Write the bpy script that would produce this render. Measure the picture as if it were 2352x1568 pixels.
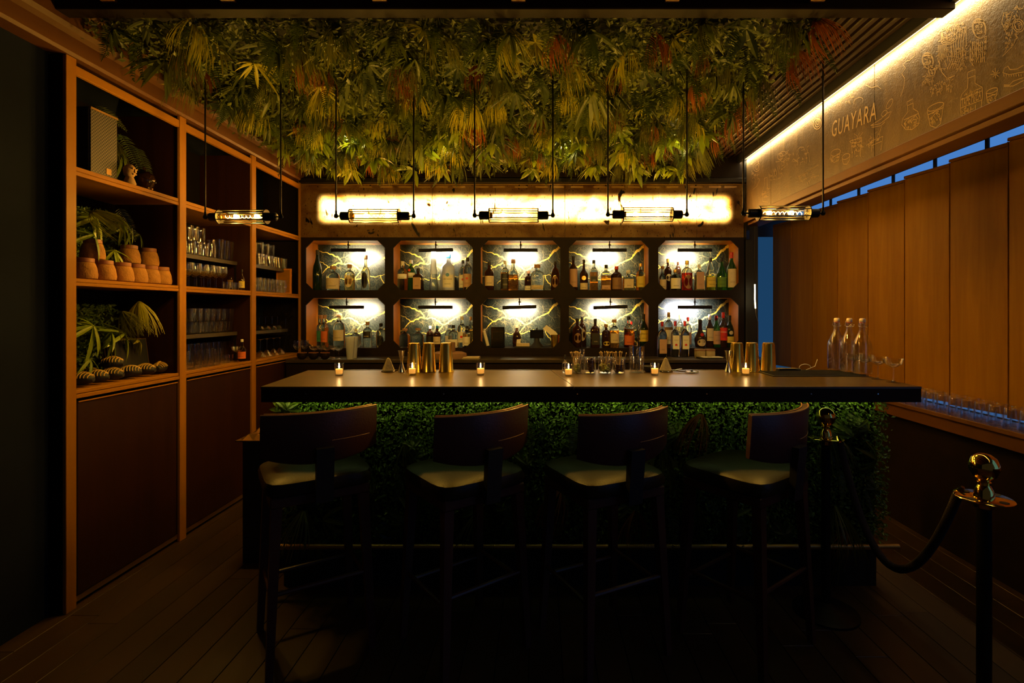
import bpy, bmesh, math, random
from math import sin, cos, pi, radians, sqrt
from mathutils import Vector, Matrix, noise
random.seed(7)
for o in list(bpy.data.objects): bpy.data.objects.remove(o)
S = bpy.context.scene
COL = S.collection
F = 1180.0; HX = 1240.0; HY = 715.0; EYE = 1.5

# ------------------------------------------------------------ camera, world, exposure, big lights
cd = bpy.data.cameras.new('camera'); cam = bpy.data.objects.new('camera', cd); COL.objects.link(cam)
cam.location = (0, 0, EYE); cam.rotation_euler = (pi/2, 0, 0)
cd.sensor_width = 36.0; cd.lens = F/2352*36
cd.shift_x = -(HX-1176)/2352; cd.shift_y = -(784-HY)/2352
cd.clip_start = 0.05
S.camera = cam
S.cycles.transparent_max_bounces = 40
S.view_settings.view_transform = 'Standard'; S.view_settings.look = 'None'
S.view_settings.gamma = 1; S.view_settings.use_curve_mapping = False
S.view_settings.exposure = 0.0
w = bpy.data.worlds.new('dim_room'); S.world = w; w.use_nodes = True
w.node_tree.nodes['Background'].inputs[0].default_value = (1.0, 0.95, 0.92, 1)
w.node_tree.nodes['Background'].inputs[1].default_value = 0.015

P_PEND = 35.0      # pendant lamps
P_PIC = 10.0        # picture lights
P_ONYX = 165.0     # strip behind the stone
P_LED = 38.0       # strip along the right wall
P_UNDER = 1.3      # strip under the bar top
P_CANDLE = 0.10
WARM = (1.0, 0.55, 0.07); LEDC = (1.0, 0.80, 0.42)

def area_light(name, loc, direction, sx, sy, power, color, parent=None, updir='Y', spread=pi):
    l = bpy.data.lights.new(name, 'AREA'); l.shape = 'RECTANGLE'; l.size = sx; l.size_y = sy
    l.energy = power; l.color = color; l.spread = spread
    o = bpy.data.objects.new(name, l); COL.objects.link(o); o.location = loc
    o.rotation_euler = Vector(direction).to_track_quat('-Z', updir).to_euler()
    if parent: o.parent = parent
    return o
# LED strip washing the engraved wall: local X runs along the wall
lw = area_light('led_wash', (1.972, 2.75, 2.972), (0.5, 0, -1), 0.012, 4.9, P_LED, LEDC, spread=radians(130))
lw.rotation_euler = (0, radians(50)*-1, 0)
area_light('stone_backlight', (-0.145, 5.085, 2.504), (0, -1, 0), 3.97, 0.19, P_ONYX, (1.0, 0.67, 0.26), updir='Z', spread=radians(120))
area_light('under_bar_strip', (0.2, 2.755, 1.070), (0, 0.5, -1), 3.3, 0.012, P_UNDER, (0.86, 1.0, 0.22), spread=radians(75))

# ------------------------------------------------------------ materials
def nt(name):
    m = bpy.data.materials.new(name); m.use_nodes = True
    return m, m.node_tree, m.node_tree.nodes['Principled BSDF']
def mat(name, col, rough=0.5, metal=0.0, emis=None, es=0.0, trans=0.0, ior=1.45, coat=0.0, var=0.0, vscale=20, bump=0.0, bscale=60, spec=0.5):
    m, t, b = nt(name)
    b.inputs['Base Color'].default_value = (*col, 1); b.inputs['Roughness'].default_value = rough
    b.inputs['Metallic'].default_value = metal; b.inputs['IOR'].default_value = ior
    b.inputs['Transmission Weight'].default_value = trans; b.inputs['Coat Weight'].default_value = coat
    b.inputs['Specular IOR Level'].default_value = spec
    if emis: b.inputs['Emission Color'].default_value = (*emis, 1); b.inputs['Emission Strength'].default_value = es
    tc = t.nodes.new('ShaderNodeTexCoord')
    if var:
        n = t.nodes.new('ShaderNodeTexNoise'); n.inputs['Scale'].default_value = vscale; n.inputs['Detail'].default_value = 5
        r = t.nodes.new('ShaderNodeValToRGB')
        r.color_ramp.elements[0].position = .3; r.color_ramp.elements[1].position = .7
        r.color_ramp.elements[0].color = (*[c*(1-var) for c in col], 1); r.color_ramp.elements[1].color = (*[min(1, c*(1+var)) for c in col], 1)
        t.links.new(tc.outputs['Object'], n.inputs['Vector']); t.links.new(n.outputs[0], r.inputs[0]); t.links.new(r.outputs[0], b.inputs['Base Color'])
    if bump:
        n2 = t.nodes.new('ShaderNodeTexNoise'); n2.inputs['Scale'].default_value = bscale; n2.inputs['Detail'].default_value = 4
        bp = t.nodes.new('ShaderNodeBump'); bp.inputs['Strength'].default_value = bump; bp.inputs['Distance'].default_value = 0.01
        t.links.new(tc.outputs['Object'], n2.inputs['Vector']); t.links.new(n2.outputs[0], bp.inputs['Height']); t.links.new(bp.outputs[0], b.inputs['Normal'])
    return m
def wood(name, c1, c2, rough=0.45, scale=(1, 1, 1), bump=0.15, coat=0.0, spec=0.5):
    m, t, b = nt(name); b.inputs['Specular IOR Level'].default_value = spec
    tc = t.nodes.new('ShaderNodeTexCoord'); mp = t.nodes.new('ShaderNodeMapping'); mp.inputs['Scale'].default_value = scale
    n = t.nodes.new('ShaderNodeTexNoise'); n.inputs['Scale'].default_value = 6; n.inputs['Detail'].default_value = 8; n.inputs['Roughness'].default_value = .6
    n.inputs['Distortion'].default_value = .6
    r = t.nodes.new('ShaderNodeValToRGB'); r.color_ramp.elements[0].position = .3; r.color_ramp.elements[1].position = .72
    r.color_ramp.elements[0].color = (*c1, 1); r.color_ramp.elements[1].color = (*c2, 1)
    t.links.new(tc.outputs['Object'], mp.inputs[0]); t.links.new(mp.outputs[0], n.inputs['Vector']); t.links.new(n.outputs[0], r.inputs[0])
    t.links.new(r.outputs[0], b.inputs['Base Color']); b.inputs['Roughness'].default_value = rough; b.inputs['Coat Weight'].default_value = coat
    bp = t.nodes.new('ShaderNodeBump'); bp.inputs['Strength'].default_value = bump; bp.inputs['Distance'].default_value = 0.004
    t.links.new(n.outputs[0], bp.inputs['Height']); t.links.new(bp.outputs[0], b.inputs['Normal'])
    return m
def thin_glass(name, tint=(0.96, 0.96, 0.95), refl=1.0):
    # thin walled glass: light passes straight, fresnel reflection on top
    m, t, b = nt(name); t.nodes.remove(b)
    out = t.nodes['Material Output']
    tr = t.nodes.new('ShaderNodeBsdfTransparent'); tr.inputs[0].default_value = (*tint, 1)
    gl = t.nodes.new('ShaderNodeBsdfGlossy'); gl.inputs[0].default_value = (1, 1, 1, 1); gl.inputs['Roughness'].default_value = 0.03
    fr = t.nodes.new('ShaderNodeLayerWeight'); fr.inputs[0].default_value = 0.5
    pw = t.nodes.new('ShaderNodeMath'); pw.operation = 'POWER'; pw.inputs[1].default_value = 2.3
    mu = t.nodes.new('ShaderNodeMath'); mu.operation = 'MULTIPLY'; mu.inputs[1].default_value = refl*.95
    ad = t.nodes.new('ShaderNodeMath'); ad.operation = 'ADD'; ad.inputs[1].default_value = 0.05; ad.use_clamp = True
    mx = t.nodes.new('ShaderNodeMixShader')
    t.links.new(fr.outputs['Facing'], pw.inputs[0]); t.links.new(pw.outputs[0], mu.inputs[0]); t.links.new(mu.outputs[0], ad.inputs[0]); t.links.new(ad.outputs[0], mx.inputs[0])
    t.links.new(tr.outputs[0], mx.inputs[1]); t.links.new(gl.outputs[0], mx.inputs[2]); t.links.new(mx.outputs[0], out.inputs[0])
    return m
def emit(name, col, s):
    m, t, b = nt(name); t.nodes.remove(b)
    e = t.nodes.new('ShaderNodeEmission'); e.inputs[0].default_value = (*col, 1); e.inputs[1].default_value = s
    t.links.new(e.outputs[0], t.nodes['Material Output'].inputs[0]); return m
def leaf(name, c1, c2, rough=0.45, tr=0.35):
    m, t, b = nt(name)
    oi = t.nodes.new('ShaderNodeObjectInfo'); gi = t.nodes.new('ShaderNodeNewGeometry')
    tc = t.nodes.new('ShaderNodeTexCoord'); n = t.nodes.new('ShaderNodeTexNoise'); n.inputs['Scale'].default_value = 9
    t.links.new(tc.outputs['Object'], n.inputs['Vector'])
    ad = t.nodes.new('ShaderNodeMath'); ad.operation = 'ADD'; t.links.new(oi.outputs['Random'], ad.inputs[0]); t.links.new(gi.outputs['Random Per Island'], ad.inputs[1])
    a2 = t.nodes.new('ShaderNodeMath'); a2.operation = 'ADD'; t.links.new(ad.outputs[0], a2.inputs[0]); t.links.new(n.outputs[0], a2.inputs[1])
    m3 = t.nodes.new('ShaderNodeMath'); m3.operation = 'MULTIPLY'; m3.inputs[1].default_value = 0.36; t.links.new(a2.outputs[0], m3.inputs[0])
    r = t.nodes.new('ShaderNodeValToRGB'); r.color_ramp.elements[0].position = .2; r.color_ramp.elements[1].position = .85
    r.color_ramp.elements[0].color = (*c1, 1); r.color_ramp.elements[1].color = (*c2, 1)
    t.links.new(m3.outputs[0], r.inputs[0]); t.links.new(r.outputs[0], b.inputs['Base Color'])
    b.inputs['Roughness'].default_value = rough
    tl = t.nodes.new('ShaderNodeBsdfTranslucent'); t.links.new(r.outputs[0], tl.inputs[0])
    mx = t.nodes.new('ShaderNodeMixShader'); mx.inputs[0].default_value = tr
    t.links.new(b.outputs[0], mx.inputs[1]); t.links.new(tl.outputs[0], mx.inputs[2]); t.links.new(mx.outputs[0], t.nodes['Material Output'].inputs[0])
    return m

M = {}
M['wood'] = wood('oiled_oak', (0.25, 0.098, 0.004), (0.38, 0.165, 0.006), 0.5, (1, .12, 1), spec=.12)
M['wood_v'] = wood('oiled_oak_upright', (0.25, 0.098, 0.004), (0.38, 0.165, 0.006), 0.5, (1, 1, .1), spec=.12)
M['panel'] = wood('shutter_oak', (0.26, 0.112, 0.005), (0.36, 0.166, 0.007), 0.5, (3, 3, .2), 0.1, spec=.15)
M['door'] = wood('cupboard_mahogany', (0.018, 0.0045, 0.0015), (0.031, 0.0085, 0.003), 0.5, (3, 3, .12), 0.1, spec=.2)
M['darkwood'] = wood('dark_walnut', (0.006, 0.003, 0.0015), (0.013, 0.0062, 0.003), 0.6, (1, 1, 1), 0.1, spec=.15)
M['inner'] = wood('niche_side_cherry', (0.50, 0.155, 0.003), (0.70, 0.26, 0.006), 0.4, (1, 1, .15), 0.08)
M['black'] = mat('matt_black', (0.012, 0.012, 0.013), 0.6)
M['blackmetal'] = mat('black_metal', (0.016, 0.014, 0.013), 0.42, 0.7)
M['blackgloss'] = mat('black_gloss', (0.010, 0.010, 0.011), 0.12)
M['navy'] = mat('dark_blue_paint', (0.008, 0.011, 0.020), 0.9, spec=.1, var=.2, vscale=3)
M['shadow'] = mat('dark_backing', (0.012, 0.008, 0.006), 0.9, spec=.1)  # plain dark base colour for backings, ceiling and wall shell
M['floor'] = wood('oak_board', (0.032, 0.017, 0.007), (0.056, 0.031, 0.013), 0.38, (1, .1, 1), 0.2)
M['floor2'] = wood('oak_board_dark', (0.024, 0.013, 0.005), (0.044, 0.024, 0.010), 0.42, (1, .1, 1), 0.2)
M['bartop'] = mat('bronze_lacquer_top', (0.055, 0.033, 0.011), 0.32, 0.0, var=.38, vscale=4, coat=0.0, bump=.05, bscale=40)
M['counter'] = mat('dark_stone_counter', (0.035, 0.026, 0.018), 0.35, var=.2)
M['glass'] = thin_glass('clear_glassware')
M['bulbglass'] = thin_glass('bulb_glass', (0.98, 0.93, 0.84), .8)
M['amber_b'] = mat('amber_glass', (0.60, 0.20, 0.03), 0.02, trans=1, ior=1.38)
M['gold_b'] = mat('pale_gold_glass', (0.85, 0.58, 0.20), 0.02, trans=1, ior=1.38)
M['clear_b'] = mat('clear_bottle_glass', (0.93, 0.94, 0.92), 0.02, trans=1, ior=1.38)
M['dark_b'] = mat('dark_bottle_glass', (0.05, 0.02, 0.01), 0.06, trans=.5)
M['green_b'] = mat('green_bottle_glass', (0.05, 0.22, 0.04), 0.04, trans=.85)
M['dgreen_b'] = mat('deep_green_glass', (0.010, 0.025, 0.010), 0.08, trans=.35)
M['olive_b'] = mat('chartreuse_glass', (0.42, 0.48, 0.05), 0.04, trans=.9)
M['frost_b'] = mat('frosted_glass', (0.86, 0.90, 0.96), 0.32, trans=.75)
M['red_b'] = mat('ruby_glass', (0.50, 0.03, 0.02), 0.04, trans=.9)
M['cream'] = mat('cream_paper', (0.62, 0.52, 0.38), 0.7, var=.08, vscale=60)
M['white'] = mat('white_paper', (0.78, 0.76, 0.72), 0.6)
M['blk_l'] = mat('black_paper', (0.018, 0.017, 0.017), 0.5)
M['yellow_l'] = mat('yellow_paper', (0.62, 0.48, 0.08), 0.6)
M['red_l'] = mat('red_foil', (0.60, 0.03, 0.02), 0.35)
M['orange_l'] = mat('orange_paper', (0.62, 0.14, 0.03), 0.6)
M['green_l'] = mat('green_paper', (0.10, 0.22, 0.03), 0.6)
M['teal_l'] = mat('teal_paper', (0.05, 0.30, 0.28), 0.6)
M['blue_l'] = mat('blue_foil', (0.04, 0.22, 0.60), 0.35)
M['brown_l'] = mat('brown_paper', (0.24, 0.13, 0.07), 0.6)
M['pink_l'] = mat('dusty_pink_paper', (0.48, 0.30, 0.22), 0.6)
M['cork'] = mat('cork', (0.36, 0.20, 0.10), 0.85, var=.2, vscale=150)
M['goldcap'] = mat('gold_foil', (0.72, 0.48, 0.14), 0.3, 0.8)
M['steel'] = mat('stainless_steel', (0.55, 0.53, 0.50), 0.22, 1.0)
M['brass'] = mat('polished_brass', (0.86, 0.56, 0.12), 0.08, 1.0)
M['brassbr'] = mat('brushed_gold_metal', (0.78, 0.54, 0.08), 0.27, 1.0)
M['dullbrass'] = mat('dull_brass', (0.40, 0.24, 0.08), 0.45, 0.9)
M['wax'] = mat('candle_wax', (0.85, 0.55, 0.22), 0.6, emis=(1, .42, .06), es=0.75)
M['flame'] = emit('candle_flame', (1, 0.66, 0.26), 30)
M['filament'] = emit('glowing_filament', (1, 0.56, 0.17), 26)
M['led'] = emit('warm_led_diffuser', LEDC, 5)
M['ledgreen'] = emit('green_led_strip', (0.75, 1.0, 0.35), 2.0)
M['tube'] = emit('glowing_light_tube', (1.0, 0.86, 0.42), 9)  # emission imitating the LED reflection on the corner post
M['blueglow'] = emit('dusk_street_window', (0.07, 0.23, 0.62), 0.9)
M['deepblue'] = emit('dusk_window_deep', (0.018, 0.085, 0.21), 0.55)
M['terra'] = mat('rough_clay', (0.34, 0.155, 0.030), 0.8, var=.22, vscale=25, bump=.4, bscale=90)
M['terra_rim'] = mat('clay_rim_glaze', (0.30, 0.11, 0.05), 0.45)
M['wick'] = mat('wick', (0.05, 0.03, 0.02), 0.9)
M['seat'] = mat('olive_brown_leather', (0.022, 0.014, 0.005), 0.4, spec=.25, bump=.12, bscale=120, var=.12, vscale=8)
M['back'] = mat('oxblood_leather', (0.060, 0.020, 0.016), 0.45, bump=.1, bscale=120)
M['piping'] = mat('tan_piping_leather', (0.50, 0.29, 0.11), 0.32)
M['stoolwood'] = wood('stool_mahogany', (0.045, 0.015, 0.010), (0.080, 0.030, 0.018), 0.4, (1, 1, .1), .05)
M['rope'] = mat('dark_velvet_rope', (0.018, 0.010, 0.010), 0.9, bump=.4, bscale=200)
M['gold_print'] = mat('gold_vein_inlay', (0.62, 0.42, 0.05), 0.5)
M['pale_vein'] = mat('pale_gold_vein', (0.17, 0.14, 0.055), 0.5)
M['cloth'] = mat('beige_cloth', (0.30, 0.25, 0.16), 0.9, bump=.3, bscale=80)
M['bamboo'] = mat('bamboo_pick', (0.55, 0.38, 0.16), 0.6)
M['olive'] = mat('green_olive', (0.16, 0.18, 0.03), 0.35)
M['cherry'] = mat('black_cherry', (0.030, 0.008, 0.008), 0.2)
M['stone'] = mat('carved_tan_stone', (0.42, 0.25, 0.10), 0.8, bump=.5, bscale=50)
M['print'] = mat('printed_ink', (0.03, 0.03, 0.035), 0.6)
M['engrave'] = mat('scratched_line', (0.40, 0.26, 0.11), 0.45)
M['plant_dark'] = leaf('fern_green', (0.012, 0.026, 0.002), (0.060, 0.088, 0.006))
M['plant_mid'] = leaf('lance_leaf_green', (0.020, 0.036, 0.002), (0.13, 0.155, 0.010))
M['plant_yel'] = leaf('yellow_grass', (0.16, 0.16, 0.006), (0.56, 0.50, 0.02))
M['plant_bright'] = leaf('bright_leaf', (0.09, 0.16, 0.004), (0.36, 0.44, 0.02), 0.3)
M['trimwood'] = wood('stained_trim_oak', (0.080, 0.028, 0.003), (0.125, 0.048, 0.005), 0.5, (1, .12, 1), spec=.3)
M['plant_olive'] = leaf('olive_grass', (0.045, 0.055, 0.005), (0.16, 0.16, 0.015))
M['plant_org'] = leaf('rust_grass', (0.16, 0.042, 0.004), (0.34, 0.10, 0.008))
M['plant_box'] = leaf('boxwood_green', (0.022, 0.052, 0.003), (0.14, 0.24, 0.010), 0.4, 0.3)

# translucent gold stone (real light behind it)
def onyx():
    m, t, b = nt('backlit_gold_onyx'); L = t.links.new
    tc = t.nodes.new('ShaderNodeTexCoord')
    def noi(sc, det, dist=0, scale=None):
        n = t.nodes.new('ShaderNodeTexNoise'); n.inputs['Scale'].default_value = sc; n.inputs['Detail'].default_value = det; n.inputs['Distortion'].default_value = dist
        if scale:
            mp = t.nodes.new('ShaderNodeMapping'); mp.inputs['Scale'].default_value = scale; L(tc.outputs['Object'], mp.inputs[0]); L(mp.outputs[0], n.inputs['Vector'])
        else: L(tc.outputs['Object'], n.inputs['Vector'])
        return n
    def ramp(src, stops):
        r = t.nodes.new('ShaderNodeValToRGB')
        while len(r.color_ramp.elements) > 1: r.color_ramp.elements.remove(r.color_ramp.elements[-1])
        r.color_ramp.elements[0].position = stops[0][0]; r.color_ramp.elements[0].color = (*stops[0][1], 1)
        for p, c in stops[1:]:
            e = r.color_ramp.elements.new(p); e.color = (*c, 1)
        L(src, r.inputs[0]); return r
    base = ramp(noi(3, 8, 1.5).outputs[0], [(.3, (.42, .25, .08)), (.5, (.70, .50, .22)), (.7, (.85, .70, .40))])
    pits = ramp(noi(75, 12, .6, (1, 1, .7)).outputs[0], [(.31, (.10, .05, .015)), (.40, (1, 1, 1))])
    cloud = ramp(noi(5, 10, .8, (.8, 1, 1.3)).outputs[0], [(.30, (.55, .38, .20)), (.55, (1, 1, 1))])
    big = ramp(noi(5.5, 12, 2.6, (1.3, 1, .55)).outputs[0], [(.33, (.01, .004, .001)), (.37, (1, 1, 1))])
    mx = t.nodes.new('ShaderNodeMix'); mx.data_type = 'RGBA'; mx.blend_type = 'MULTIPLY'; mx.inputs[0].default_value = 1
    L(base.outputs[0], mx.inputs[6]); L(pits.outputs[0], mx.inputs[7])
    m2 = t.nodes.new('ShaderNodeMix'); m2.data_type = 'RGBA'; m2.blend_type = 'MULTIPLY'; m2.inputs[0].default_value = 1
    m0 = t.nodes.new('ShaderNodeMix'); m0.data_type = 'RGBA'; m0.blend_type = 'MULTIPLY'; m0.inputs[0].default_value = 1; L(mx.outputs[2], m0.inputs[6]); L(cloud.outputs[0], m0.inputs[7]); L(m0.outputs[2], m2.inputs[6]); L(big.outputs[0], m2.inputs[7])
    dk = t.nodes.new('ShaderNodeMix'); dk.data_type = 'RGBA'; dk.blend_type = 'MULTIPLY'; dk.inputs[0].default_value = 1; dk.inputs[7].default_value = (.34, .25, .11, 1); L(m2.outputs[2], dk.inputs[6]); L(dk.outputs[2], b.inputs['Base Color']); b.inputs['Roughness'].default_value = .35
    tl = t.nodes.new('ShaderNodeBsdfTranslucent'); L(m2.outputs[2], tl.inputs[0])
    ms = t.nodes.new('ShaderNodeMixShader'); ms.inputs[0].default_value = .55
    L(b.outputs[0], ms.inputs[1]); L(tl.outputs[0], ms.inputs[2]); L(ms.outputs[0], t.nodes['Material Output'].inputs[0])
    return m
M['onyx'] = onyx()
def marble():
    m, t, b = nt('dark_green_swirl_marble'); L = t.links.new
    tc = t.nodes.new('ShaderNodeTexCoord'); mp = t.nodes.new('ShaderNodeMapping'); mp.inputs['Scale'].default_value = (1, 1, 1.3); mp.inputs['Rotation'].default_value = (0, .5, 0)
    L(tc.outputs['Object'], mp.inputs[0])
    wv = t.nodes.new('ShaderNodeTexWave'); wv.inputs['Scale'].default_value = 11; wv.inputs['Distortion'].default_value = 16; wv.inputs['Detail'].default_value = 5; wv.inputs['Detail Scale'].default_value = 1.6
    L(mp.outputs[0], wv.inputs['Vector'])
    r = t.nodes.new('ShaderNodeValToRGB'); r.color_ramp.elements[0].color = (.005, .008, .006, 1); r.color_ramp.elements[1].color = (.024, .029, .018, 1); r.color_ramp.elements[0].position = .1; r.color_ramp.elements[1].position = .95
    L(wv.outputs[0], r.inputs[0]); L(r.outputs[0], b.inputs['Base Color']); b.inputs['Roughness'].default_value = .34; b.inputs['Specular IOR Level'].default_value = .4
    return m
M['marble'] = marble()
def engraved():
    m, t, b = nt('hammered_bronze_panel'); L = t.links.new
    tc = t.nodes.new('ShaderNodeTexCoord'); mp = t.nodes.new('ShaderNodeMapping'); mp.inputs['Scale'].default_value = (1, 1.6, .5); L(tc.outputs['Object'], mp.inputs[0])
    n = t.nodes.new('ShaderNodeTexNoise'); n.inputs['Scale'].default_value = 4; n.inputs['Detail'].default_value = 8; n.inputs['Distortion'].default_value = 1.2; L(mp.outputs[0], n.inputs['Vector'])
    r = t.nodes.new('ShaderNodeValToRGB'); r.color_ramp.elements[0].color = (.055, .030, .007, 1); r.color_ramp.elements[1].color = (.115, .065, .016, 1); r.color_ramp.elements[0].position = .32; r.color_ramp.elements[1].position = .7
    L(n.outputs[0], r.inputs[0]); L(r.outputs[0], b.inputs['Base Color']); b.inputs['Roughness'].default_value = .5
    n2 = t.nodes.new('ShaderNodeTexNoise'); n2.inputs['Scale'].default_value = 55; n2.inputs['Detail'].default_value = 5; n2.inputs['Distortion'].default_value = 1.5; L(tc.outputs['Object'], n2.inputs['Vector'])
    ad = t.nodes.new('ShaderNodeMath'); ad.operation = 'ADD'; L(n.outputs[0], ad.inputs[0]); L(n2.outputs[0], ad.inputs[1])
    bp = t.nodes.new('ShaderNodeBump'); bp.inputs['Strength'].default_value = .35; bp.inputs['Distance'].default_value = .01; L(ad.outputs[0], bp.inputs['Height']); L(bp.outputs[0], b.inputs['Normal'])
    return m
M['engraved'] = engraved()
def grille():
    m, t, b = nt('perforated_speaker_grille'); L = t.links.new
    tc = t.nodes.new('ShaderNodeTexCoord'); mp = t.nodes.new('ShaderNodeMapping'); mp.inputs['Scale'].default_value = (1, 110, 110); L(tc.outputs['Object'], mp.inputs[0])
    v = t.nodes.new('ShaderNodeTexChecker'); v.inputs['Scale'].default_value = 1; v.inputs[1].default_value = (.13, .11, .09, 1); v.inputs[2].default_value = (.01, .01, .01, 1)
    L(mp.outputs[0], v.inputs[0]); L(v.outputs[0], b.inputs['Base Color']); b.inputs['Roughness'].default_value = .5
    return m
M['grille'] = grille()

# ------------------------------------------------------------ mesh helpers
class MB:
    def __init__(s): s.v = []; s.f = []
    def box(s, x0, x1, y0, y1, z0, z1):
        if x0 > x1: x0, x1 = x1, x0
        if y0 > y1: y0, y1 = y1, y0
        if z0 > z1: z0, z1 = z1, z0
        n = len(s.v)
        s.v += [(x0,y0,z0),(x1,y0,z0),(x1,y1,z0),(x0,y1,z0),(x0,y0,z1),(x1,y0,z1),(x1,y1,z1),(x0,y1,z1)]
        s.f += [tuple(n+i for i in q) for q in ((0,3,2,1),(4,5,6,7),(0,1,5,4),(1,2,6,5),(2,3,7,6),(3,0,4,7))]
        return s
    def loft(s, rings, cap0=True, cap1=True, closed=True):
        n = len(s.v); k = len(rings[0])
        for r in rings: s.v += [tuple(p) for p in r]
        for i in range(len(rings)-1):
            for j in range(k if closed else k-1):
                a = n+i*k+j; b = n+i*k+(j+1) % k
                s.f.append((a, b, b+k, a+k))
        if cap0: s.f.append(tuple(n+j for j in range(k))[::-1])
        if cap1: s.f.append(tuple(n+(len(rings)-1)*k+j for j in range(k)))
        return s
    def lathe(s, prof, seg=20, c=(0, 0, 0), n=2.0, cap0=True, cap1=True, rx=1, ry=1):
        rings = []
        for p in prof:
            r, z = p[0], p[1]; e = p[2] if len(p) > 2 else n
            ring = []
            for j in range(seg):
                a = 2*pi*(j+.5)/seg; ca, sa = cos(a), sin(a)
                k = (abs(ca)**e+abs(sa)**e)**(-1/e)
                ring.append((c[0]+r*k*ca*rx, c[1]+r*k*sa*ry, c[2]+z))
            rings.append(ring)
        return s.loft(rings, cap0, cap1)
    def tube(s, path, r, seg=8, closed=False, cap=True):
        P = [Vector(p) for p in path]; rings = []; N = len(P)
        up = None
        for i, p in enumerate(P):
            if closed: d = (P[(i+1) % N]-P[i-1])
            else: d = P[min(i+1, N-1)]-P[max(i-1, 0)]
            d.normalize()
            if up is None:
                up = d.orthogonal().normalized()
            else:
                up = (up-d*up.dot(d)); up = up.normalized() if up.length > 1e-6 else d.orthogonal().normalized()
            sd = d.cross(up); rr = r[i] if isinstance(r, (list, tuple)) else r
            rings.append([p+up*cos(2*pi*j/seg)*rr+sd*sin(2*pi*j/seg)*rr for j in range(seg)])
        if closed: rings.append(rings[0])
        return s.loft(rings, cap and not closed, cap and not closed)
    def prism(s, poly, axis, a, b):
        # poly list of 2D points; axis 'x','y','z' extrusion from a to b
        def mk(p, t): return {'x': (t, p[0], p[1]), 'y': (p[0], t, p[1]), 'z': (p[0], p[1], t)}[axis]
        return s.loft([[mk(p, a) for p in poly], [mk(p, b) for p in poly]])
    def quad(s, a, b, c, d):
        n = len(s.v); s.v += [tuple(a), tuple(b), tuple(c), tuple(d)]; s.f.append((n, n+1, n+2, n+3)); return s
    def ribbon(s, pts, wid, nrm, z=0):
        # flat ribbon along pts (3D) in plane with normal nrm
        P = [Vector(p) for p in pts]; n = len(s.v); nr = Vector(nrm)
        for i, p in enumerate(P):
            d = (P[min(i+1, len(P)-1)]-P[max(i-1, 0)])
            if d.length < 1e-9: d = Vector((1, 0, 0))
            sd = d.normalized().cross(nr); ww = wid[i] if isinstance(wid, (list, tuple)) else wid
            s.v += [tuple(p+sd*ww*.5), tuple(p-sd*ww*.5)]
        for i in range(len(P)-1): s.f.append((n+2*i, n+2*i+1, n+2*i+3, n+2*i+2))
        return s
    def mesh(s, name, smooth=False, bevel=0, recalc=True):
        me = bpy.data.meshes.new(name); me.from_pydata(s.v, [], s.f)
        bm = bmesh.new(); bm.from_mesh(me)
        if recalc: bmesh.ops.recalc_face_normals(bm, faces=bm.faces)
        if bevel: bmesh.ops.bevel(bm, geom=[e for e in bm.edges], offset=bevel, segments=1, affect='EDGES', profile=.5)
        bm.to_mesh(me); bm.free()
        if smooth:
            me.shade_smooth(); me.set_sharp_from_angle(angle=radians(40))
        return me
def part(name, mb, m, parent=None, loc=None, rot=None, smooth=False, bevel=0, recalc=True):
    me = mb if isinstance(mb, bpy.types.Mesh) else mb.mesh(name, smooth, bevel, recalc)
    if m is not None and not me.materials: me.materials.append(m)
    o = bpy.data.objects.new(name, me); COL.objects.link(o)
    if parent: o.parent = parent
    if loc is not None: o.location = loc
    if rot is not None: o.rotation_euler = rot
    return o
def tag(o, label, cat, group=None, kind=None):
    if label: o['label'] = label
    if cat: o['category'] = cat
    if group: o['group'] = group
    if kind: o['kind'] = kind
    return o
def thing(name, label, cat, loc=(0, 0, 0), rz=0, group=None):
    o = bpy.data.objects.new(name, None); COL.objects.link(o); o.empty_display_size = .1
    o.location = loc; o.rotation_euler = (0, 0, rz)
    return tag(o, label, cat, group)
def struct(name, mb, m, parent=None, **k):
    o = part(name, mb, m, parent, **k)
    if not parent: o['kind'] = 'structure'
    return o
CH = {}
def copy_tree(o, parent=None):
    c = o.copy(); COL.objects.link(c)
    if parent: c.parent = parent
    for ch in o.children: copy_tree(ch, c)
    return c
def clone(proto, loc, label, rz=None, scale=None, group=None):
    c = proto if not proto.get('used') else copy_tree(proto)
    if proto.get('used') and 'used' in c.keys(): pass
    proto['used'] = 1
    c.location = loc
    if rz is not None: c.rotation_euler = (0, 0, rz)
    if scale is not None: c.scale = scale if isinstance(scale, tuple) else (scale,)*3
    c['label'] = label
    if group: c['group'] = group
    return c
def at(x, y, Y): return Vector(((x-HX)*Y/F, Y, EYE-(y-HY)*Y/F))
def px_on_X(x, X): return X*F/(x-HX)            # depth Y of a point at plane X seen at column x
def onX(x, y, X):
    Y = px_on_X(x, X); return Vector((X, Y, EYE-(y-HY)*Y/F))
ORD = ['first', 'second', 'third', 'fourth', 'fifth', 'sixth', 'seventh', 'eighth', 'ninth', 'tenth', 'eleventh', 'twelfth', 'thirteenth', 'fourteenth', 'fifteenth', 'sixteenth']
def text_mesh(body, size, name='lettering', depth=0.0, spacing=1.0):
    cu = bpy.data.curves.new(name, 'FONT'); cu.body = body; cu.size = size; cu.align_x = 'CENTER'; cu.align_y = 'CENTER'; cu.resolution_u = 2
    cu.extrude = depth; cu.space_character = spacing
    o = bpy.data.objects.new(name, cu); COL.objects.link(o)
    me = bpy.data.meshes.new_from_object(o)
    bpy.data.objects.remove(o); bpy.data.curves.remove(cu)
    return me
# ------------------------------------------------------------ room shell
M['lip'] = mat('painted_shelf_lip', (0.055, 0.042, 0.030), 0.5)
XL = -2.35; YB = 5.04; ZC = 3.02
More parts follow.
